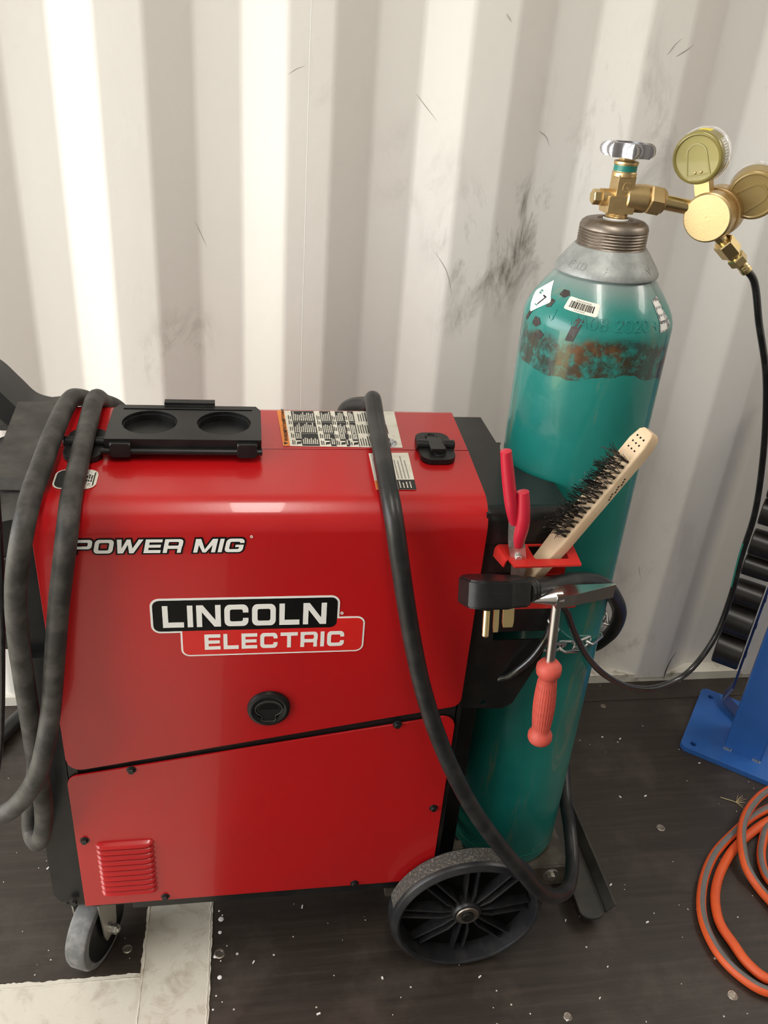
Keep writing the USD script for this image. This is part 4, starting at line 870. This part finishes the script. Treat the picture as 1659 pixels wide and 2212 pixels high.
# ================================================================== CHAIN
lk = [(0.6030, 0.0160, 0.5840), (0.6425, 0.0450, 0.5604), (0.6736, 0.0660, 0.5434), (0.7002, 0.0850, 0.5374), (0.7305, 0.1180, 0.5259), (0.7528, 0.1500, 0.5198), (0.7622, 0.1800, 0.5166), (.742, .235, .56)]
ch = thing('chain', 'short zinc chain wrapped round the gas cylinder', 'chain', tuple(lk[0]))
for i, (p, q) in enumerate(zip(lk, lk[1:])):
    p, q = V(*p), V(*q); d = unit(q - p); Lh = np.linalg.norm(q - p) / 2 + .0045; c = (p + q) / 2
    nrm = unit(c - caxis(c[2])); nrm = unit(nrm - d * (nrm @ d)); s = np.cross(d, nrm) if i % 2 == 0 else unit(np.cross(d, nrm) * .35 + nrm)
    w = .0078; e = Lh - w; t = np.linspace(-PI / 2, PI / 2, 9)
    loop = [c + d * (e + w * math.cos(a)) + s * (w * math.sin(a)) for a in t] + [c - d * (e + w * math.cos(a)) - s * (w * math.sin(a)) for a in t]
    loop.append(loop[0]); loop.append(loop[1])
    obj('link', tube(loop, .0023, 10, smooth=False, cap=False), 'chrome', ch, smooth=True)

# ================================================================== TOOL HOLDER AND TOOLS
th = thing('tool_holder', 'red folded sheet-metal tool holder fixed beside the machine', 'tool holder', (.56, -.01, .69))
zt = .745
top = Polygon([(.516, .0065), (.609, .0065), (.604, -.0405), (.523, -.0425)]).buffer(-.002).buffer(.002)
hole = rrect(.552, -.0270, .594, .0035, .003).union(rrect(.5275, -.0240, .5415, -.0100, .003))
obj('top_plate', extr(top.difference(hole), .0022, (0, 0, zt)), 'red_bracket', th)
Gf_ = np.array([[(.516, .0065, zt + .0010), (.522, -.0230, zt + .0010)], [(.5135, .0065, zt - .003), (.519, -.0230, zt - .003)], [(.5130, .0065, zt - .014), (.5180, -.0200, zt - .013)]])
obj('side_flange', shell(Gf_, np.broadcast_to(V(.0018, .0003, -.0005), Gf_.shape)), 'red_bracket', th)
obj('back_lip', bx(.512, .609, .0042, .0062, .690, .7045, .0007), 'red_bracket', th)
obj('mounting_strap', bx(.585, .607, .0062, .0084, .700, zt + .0015, .0007), 'red_bracket', th)
zl = .690
obj('lower_tray', extr(Polygon([(.512, .0060), (.609, .0060), (.606, -.0440), (.520, -.0420)]).buffer(-.002).buffer(.002).difference(rrect(.580, -.06, .590, -.028, .002)), .0022, (0, 0, zl)), 'red_bracket', th)
lip1 = rrect(.519, zl, .5795, zl + .0155, .002); lip2 = rrect(.5905, zl, .6060, zl + .0165, .0035)
obj('front_lip', front(lip1, -.0425, .0022), 'red_bracket', th)
obj('front_lip', front(lip2, -.0425, .0022), 'red_bracket', th)
# wire brush standing in the rear opening
b0, b1 = V(.5475, -.010, .6945), V(.6635, -.013, .9010); bd = unit(b1 - b0); bl = np.linalg.norm(b1 - b0)
bn = unit(V(-.80, -.32, .48)); bn = unit(bn - bd * (bn @ bd)); bs = np.cross(bd, bn)       # bristle side, side
wbr = thing('wire_brush', 'wooden wire brush with worn black bristles leaning in the tool holder', 'wire brush', tuple(b0))
def bp(l, s, n_): return b0 + bd * l + bs * s + bn * n_
prof_b = []
for l, w, h in ((0, .0085, .0075), (.01, .0095, .0085), (.05, .0115, .0085), (.075, .0130, .0085), (bl - .018, .0138, .0085), (bl - .004, .0110, .0080), (bl, .0075, .0065)):
    prof_b.append([bp(l, w * x, h * y) for x, y in ((-1, -.75), (-.75, -1), (.75, -1), (1, -.75), (1, .75), (.75, 1), (-.75, 1), (-1, .75))])
Gb = np.array(prof_b); vb = Gb.reshape(-1, 3); fb = grid_faces(len(Gb), 8, True)
vb = np.vstack([vb, Gb[0].mean(0), Gb[-1].mean(0)]); k = len(vb)
fb = np.vstack([fb] + [[(i, (i + 1) % 8, k - 2)] for i in range(8)] + [[((len(Gb) - 1) * 8 + (i + 1) % 8, (len(Gb) - 1) * 8 + i, k - 1)] for i in range(8)])
mb = trimesh.Trimesh(vb, fb, process=False)
trimesh.repair.fix_normals(mb)
obj('handle', mb, 'wood', wbr, smooth=40)
holes = []
for i in range(3):
    for j in range(3): holes.append(cyl(bp(bl - .011 - .0075 * i, -.0055 + .0055 * j, .0078), bp(bl - .011 - .0075 * i, -.0055 + .0055 * j, .0088), .0011, 8))
obj('empty_holes', holes, 'cavity_black', wbr, kind='stuff')
obj('printing', [hull([bp(l0 + a, .0136 + c * .0003, e) for a in (0, .0022) for c in (0, 1) for e in (-.003 + q, -.0015 + q)]) for l0, q in [(.150 + .0036 * i, .0012 * ((i * 7) % 3)) for i in range(9)]], 'black_print', wbr, kind='stuff')
rt = random.Random(11)
for i in range(16):
    l = .088 + i * (bl - .040 - .088) / 15
    for j in range(3):
        s = -.0085 + j * .0085; ws = []
        lean = V(rt.gauss(0, .10), rt.gauss(0, .12), 0)
        for q in range(11):
            a = rt.uniform(0, 2 * PI); r = .0013 * math.sqrt(rt.random()); hgt = .021 + rt.uniform(-.006, .003)
            p = bp(l + r * math.cos(a), s + r * math.sin(a), .0080); d = unit(bn + bd * (lean[0] + rt.gauss(-.06, .13)) + bs * (lean[1] + rt.gauss(0, .14)))
            e = p + d * hgt; e2 = e + unit(d + bd * rt.gauss(0, .8) + bs * rt.gauss(0, .8)) * .0035
            ws.append(tube([p, e, e2], [.00042, .00032, .00025], 4, smooth=False))
        obj('bristle_tuft', ws, 'bristle', wbr)
# welding pliers with red dipped handles
plr = thing('welding_pliers', 'pliers with red dipped handles, jaws down in the tool holder', 'pliers', (.534, -.018, .70))
h1 = [(0.4988, -0.0220, 0.8811), (0.5033, -0.0220, 0.8614), (0.5102, -0.0220, 0.8332), (0.5164, -0.0220, 0.8100), (0.5229, -0.0200, 0.7922)]
h2 = [(0.5249, -0.0240, 0.8331), (0.5277, -0.0250, 0.8175), (0.5304, -0.0250, 0.7938), (0.5303, -0.0230, 0.7745), (0.5308, -0.0200, 0.7629)]
obj('handle', tube(h1, [.0062, .0070, .0074, .0074, .0066], 18, .004), 'handle_red', plr, smooth=40)
obj('handle', tube(h2, [.0068, .0074, .0080, .0080, .0070], 18, .004), 'handle_red', plr, smooth=40)
j0, j1, j2 = V(*(0.5213, -0.0200, 0.7958)), V(*(0.5300, -0.0190, 0.7629)), V(*(0.5376, -0.0170, 0.7357))
jw = V(1, -.2, .15); jw = unit(jw)
def slab(path, widths, ths):
    prs = []
    for (p, q), (w, w2), (t, t2) in zip(zip(path, path[1:]), zip(widths, widths[1:]), zip(ths, ths[1:])):
        nn = np.cross(unit(q - p), jw); prs.append(hull([c + jw * s * ww + nn * u * tt for c, ww, tt in ((p, w, t), (q, w2, t2)) for s in (-1, 1) for u in (-1, 1)]))
    return prs
obj('jaw', slab([j0, j1, j2, j2 + V(.001, .001, -.032)], [.0055, .0095, .0085, .0055], [.004, .0065, .0060, .004]), 'steel', plr)
obj('jaw', slab([V(*(0.5312, -0.0140, 0.7642)), j2 + V(.002, .004, 0), j2 + V(.003, .005, -.03)], [.0060, .0068, .004], [.003, .0040, .003]), 'steel', plr)
obj('pivot', cyl(j1 * .45 + j2 * .55 + V(-.002, -.0105, 0), j1 * .45 + j2 * .55 + V(-.002, .004, 0), .0042, 20, ch=.0006), 'steel', plr)
obj('collar_mark', [cyl(j2 + V(0, -.0085, .006), j2 + V(0, -.0062, .006), .0045, 16)], 'white_print', plr)
# chipping hammer hooked over the tray lip
hy = -.0520
HC = V(*(0.5794, -0.0520, 0.7108))
hm = thing('chipping_hammer', 'chipping hammer hooked on the tool holder, chisel blade sideways, red rubber grip hanging', 'hammer', tuple(HC))
hl, hr = V(*(0.5403, -0.0520, 0.7060)), V(*(0.6435, -0.0520, 0.7196))
dx = unit(hr - HC); 
obj('head', [lathe([(0, 0), (.0015, .0015), (.006, .020), (.0095, .034), (.0105, .042), (0, .042)], 28, hl, HC + dx * .002 - hl),
    hull([HC - dx * .006 + V(0, a, b) for a in (-.0095, .0095) for b in (-.0085, .0085)] + [HC + dx * .016 + V(0, a, b) for a in (-.0105, .0105) for b in (-.0075, .0085)]),
    hull([HC + dx * .014 + V(0, a, b) for a in (-.0100, .0100) for b in (-.0075, .0080)] + [hr + V(0, -.0035, -.0085), hr + V(0, -.0035, .0095), hr + V(0, -.0012, -.0090), hr + V(0, -.0012, .0100)])], 'chrome', hm, smooth=35)
s0, s1, g1 = HC + V(-.002, 0, -.006), V(*(0.5840, -0.0540, 0.6189)), V(*(0.5908, -0.0580, 0.4932))
obj('shaft', cyl(s0, s1 + (s1 - s0) * .1, .0058, 24), 'chrome', hm)
gd = unit(g1 - s1); gl = np.linalg.norm(g1 - s1)
gprof = [(0, 0), (.0070, 0), (.0115, .002), (.0150, .007), (.0155, .012), (.0148, .018), (.0115, .022), (.0108, .026)]
for k in range(1, 13):
    t = k / 13; gprof.append((.0108 + .0022 * math.sin(PI * t) + .0004 * (k % 2), .026 + (gl - .046) * t))
gprof += [(.0112, gl - .020), (.0130, gl - .016), (.0152, gl - .012), (.0155, gl - .006), (.0140, gl - .002), (.0105, gl), (0, gl)]
gr = obj('grip', lathe(gprof, 48, s1, gd), 'grip_red', hm, smooth=50)
rib = []
fr = frame(gd)
for k in range(26):
    a = 2 * PI * k / 26; e = fr[0] * math.cos(a) + fr[1] * math.sin(a)
    rib.append(tube([s1 + gd * (.028 + (gl - .050) * t) + e * (.0110 + .0022 * math.sin(PI * t)) for t in np.linspace(0, 1, 9)], .00055, 5, smooth=False))
obj('grip_ribs', rib, 'grip_red', gr, kind='stuff')

# ================================================================== BLUE ROLLER STAND
A0, B0 = unit(V(.78, -.63, 0)), unit(V(.62, .785, 0))
K = V(1.124, .388, 0)
rs = thing('roller_stand', 'blue steel post on a floor plate carrying a stack of black rollers', 'roller stand', tuple(K))
def sp(a, b, z=0.): return K + A0 * a + B0 * b + V(0, 0, z)
cut = .010
bpz = Polygon([(cut, 0), (.30, 0), (.30, .225), (cut, .225), (0, .225 - cut), (0, cut)])
holes_b = [Point(.024, .020).buffer(.0062), Point(.024, .200).buffer(.0062), Point(.276, .020).buffer(.0062)]
obj('base_plate', extr(bpz.difference(union_all(holes_b)), .011, K, (0, 0, 1), A0), 'blue_paint', rs)
ca, cb = .082, .048
obj('post', extr(rrect(ca, cb, ca + .075, cb + .075, .006).difference(rrect(ca + .004, cb + .004, ca + .071, cb + .071, .004)), .80, K + V(0, 0, .010), (0, 0, 1), A0), 'blue_paint', rs)
for (a, b) in ((ca + .008, cb - .002), (ca + .066, cb - .003)):
    obj('weld_bead', [hull([sp(a + .004 * i + .003 * math.cos(t), b + .003 * math.sin(t), z) for t in np.linspace(0, 2 * PI, 8) for z in (.010, .0135)]) for i in (-1.4, -.4, .6, 1.4)], 'weld', rs)
ra, rb_ = .061, .215
rl = [sp(ca + .050, cb + .076, .020), sp(ra - .012, rb_ - .020, .030), sp(ra, rb_, .055), sp(ra, rb_, .085), sp(ra, rb_, .80)]
Gr = np.array([[p + B0 * s for s in (-.016, .016)] for p in rl]); 
obj('roller_rail', shell(Gr, np.broadcast_to(A0 * .0045, Gr.shape)), 'blue_dark', rs)
zc = .103
for (d, gap) in ((.078, .002), (.075, .004), (.056, .016), (.046, .005), (.056, .016), (.056, .005), (.056, .012), (.056, .006), (.056, .012), (.056, .006)):
    c = sp(ra - .003, rb_, zc + d / 2); 
    r_ = obj('roller', cyl(c, c - A0 * .056, d / 2, 32, ch=.002), 'roller_black', rs, smooth=40)
    obj('axle_bolt', hexnut(c + A0 * .0045, c + A0 * .009, .008), 'blue_dark', r_)
    zc += d + gap

# ================================================================== ORANGE HOSE
HR = .0082
def fl(z): return z
oh = thing('air_hose', 'coiled orange rubber hose with a grey stripe on the floor at right', 'hose', (1.05, .1, 0))
pth = [(1.2553, 0.1946, 0.0090), (1.2006, 0.1703, 0.0090), (1.1689, 0.1357, 0.0090), (1.1503, 0.1086, 0.0090), (1.1393, 0.0818, 0.0090), (1.1371, 0.0580, 0.0090), (1.1606, 0.0117, 0.0090), (1.20, .12, .009), (1.24, .20, .012),
       (1.3100, 0.2586, 0.0240), (1.2366, 0.2407, 0.0260), (1.1746, 0.2010, 0.0280), (1.1338, 0.1573, 0.0280), (1.1102, 0.1123, 0.0260), (1.1025, 0.0779, 0.0180), (1.1081, 0.0504, 0.0100), (1.1152, 0.0211, 0.0090), (1.1377, -0.0384, 0.0090), (1.22, .00, .009), (1.32, .10, .009), (1.30, .25, .009),
       (1.2794, 0.2262, 0.0100), (1.2250, 0.2117, 0.0090), (1.1803, 0.1938, 0.0090), (1.1321, 0.1660, 0.0090), (1.0597, 0.1161, 0.0090), (1.0064, 0.0543, 0.0090), (0.9778, -0.0053, 0.0090), (0.9749, -0.0619, 0.0090), (0.9906, -0.1014, 0.0090), (1.0226, -0.1313, 0.0090), (1.10, -.13, .009), (1.25, -.10, .009), (1.36, .05, .009), (1.33, .24, .009),
       (1.2714, 0.2047, 0.0090), (1.2080, 0.1828, 0.0090), (1.1477, 0.1531, 0.0090), (1.0981, 0.1210, 0.0090), (1.0439, 0.0688, 0.0090), (1.0171, 0.0280, 0.0090), (1.0041, -0.0145, 0.0090), (1.0081, -0.0489, 0.0090), (1.0148, -0.0853, 0.0090), (1.0357, -0.1132, 0.0090), (1.10, -.10, .009), (1.2, -.08, .009)]
oc = spline(pth, .006)
obj('hose', tube(oc, HR, 16, smooth=False), 'orange_rubber', oh)
# grey stripe: on top along the outer turns, turned away on the inner one
ks = [int(np.argmin(np.linalg.norm(oc - V(*q), axis=1))) for q in (pth[9], pth[21], pth[30], pth[33])]
tw = np.zeros(len(oc))
s_in = np.linspace(0, 1, len(oc)); kf = np.array(ks) / len(oc)
tw = np.interp(s_in, [0, kf[0] - .04, kf[0], kf[1] - .06, kf[1], kf[2], kf[3], 1], [.35, .3, -.45, -.25, -.05, -.15, PI, PI])
T, N = rmf(oc); B = np.cross(T, N); loc = np.arctan2(B[:, 2], N[:, 2])          # angle that points up
a = np.linspace(-.52, .52, 7); AA = loc[:, None] + tw[:, None] + a[None]
sv = oc[:, None] + (HR + .0003) * (np.cos(AA)[..., None] * N[:, None] + np.sin(AA)[..., None] * B[:, None])
obj('stripe', trimesh.Trimesh(sv.reshape(-1, 3), grid_faces(len(oc), 7)[:, ::-1], process=False), 'stripe_grey', oh, smooth=True)

# ================================================================== STRAW
sw = thing('dry_straw', 'dry straw sprig on the dark floor beside the orange hose', 'straw', (1.1737, 0.2379, 0.0020))
obj('stem', tube([(1.1472, 0.2518, 0.0030), (1.1602, 0.2459, 0.0020), (1.1737, 0.2379, 0.0020), (1.1810, 0.2223, 0.0020)], [.0007, .0009, .0007, .0003], 6), 'straw', sw)
obj('wisps', [tube([(1.1737, 0.2379, 0.0020), V(*(1.1833, 0.2371, 0.0020)) + V(rng.uniform(-.004, .012), rng.uniform(-.01, .018), rng.uniform(0, .006))], .0003, 5, smooth=False) for _ in range(10)], 'straw', sw, kind='stuff')
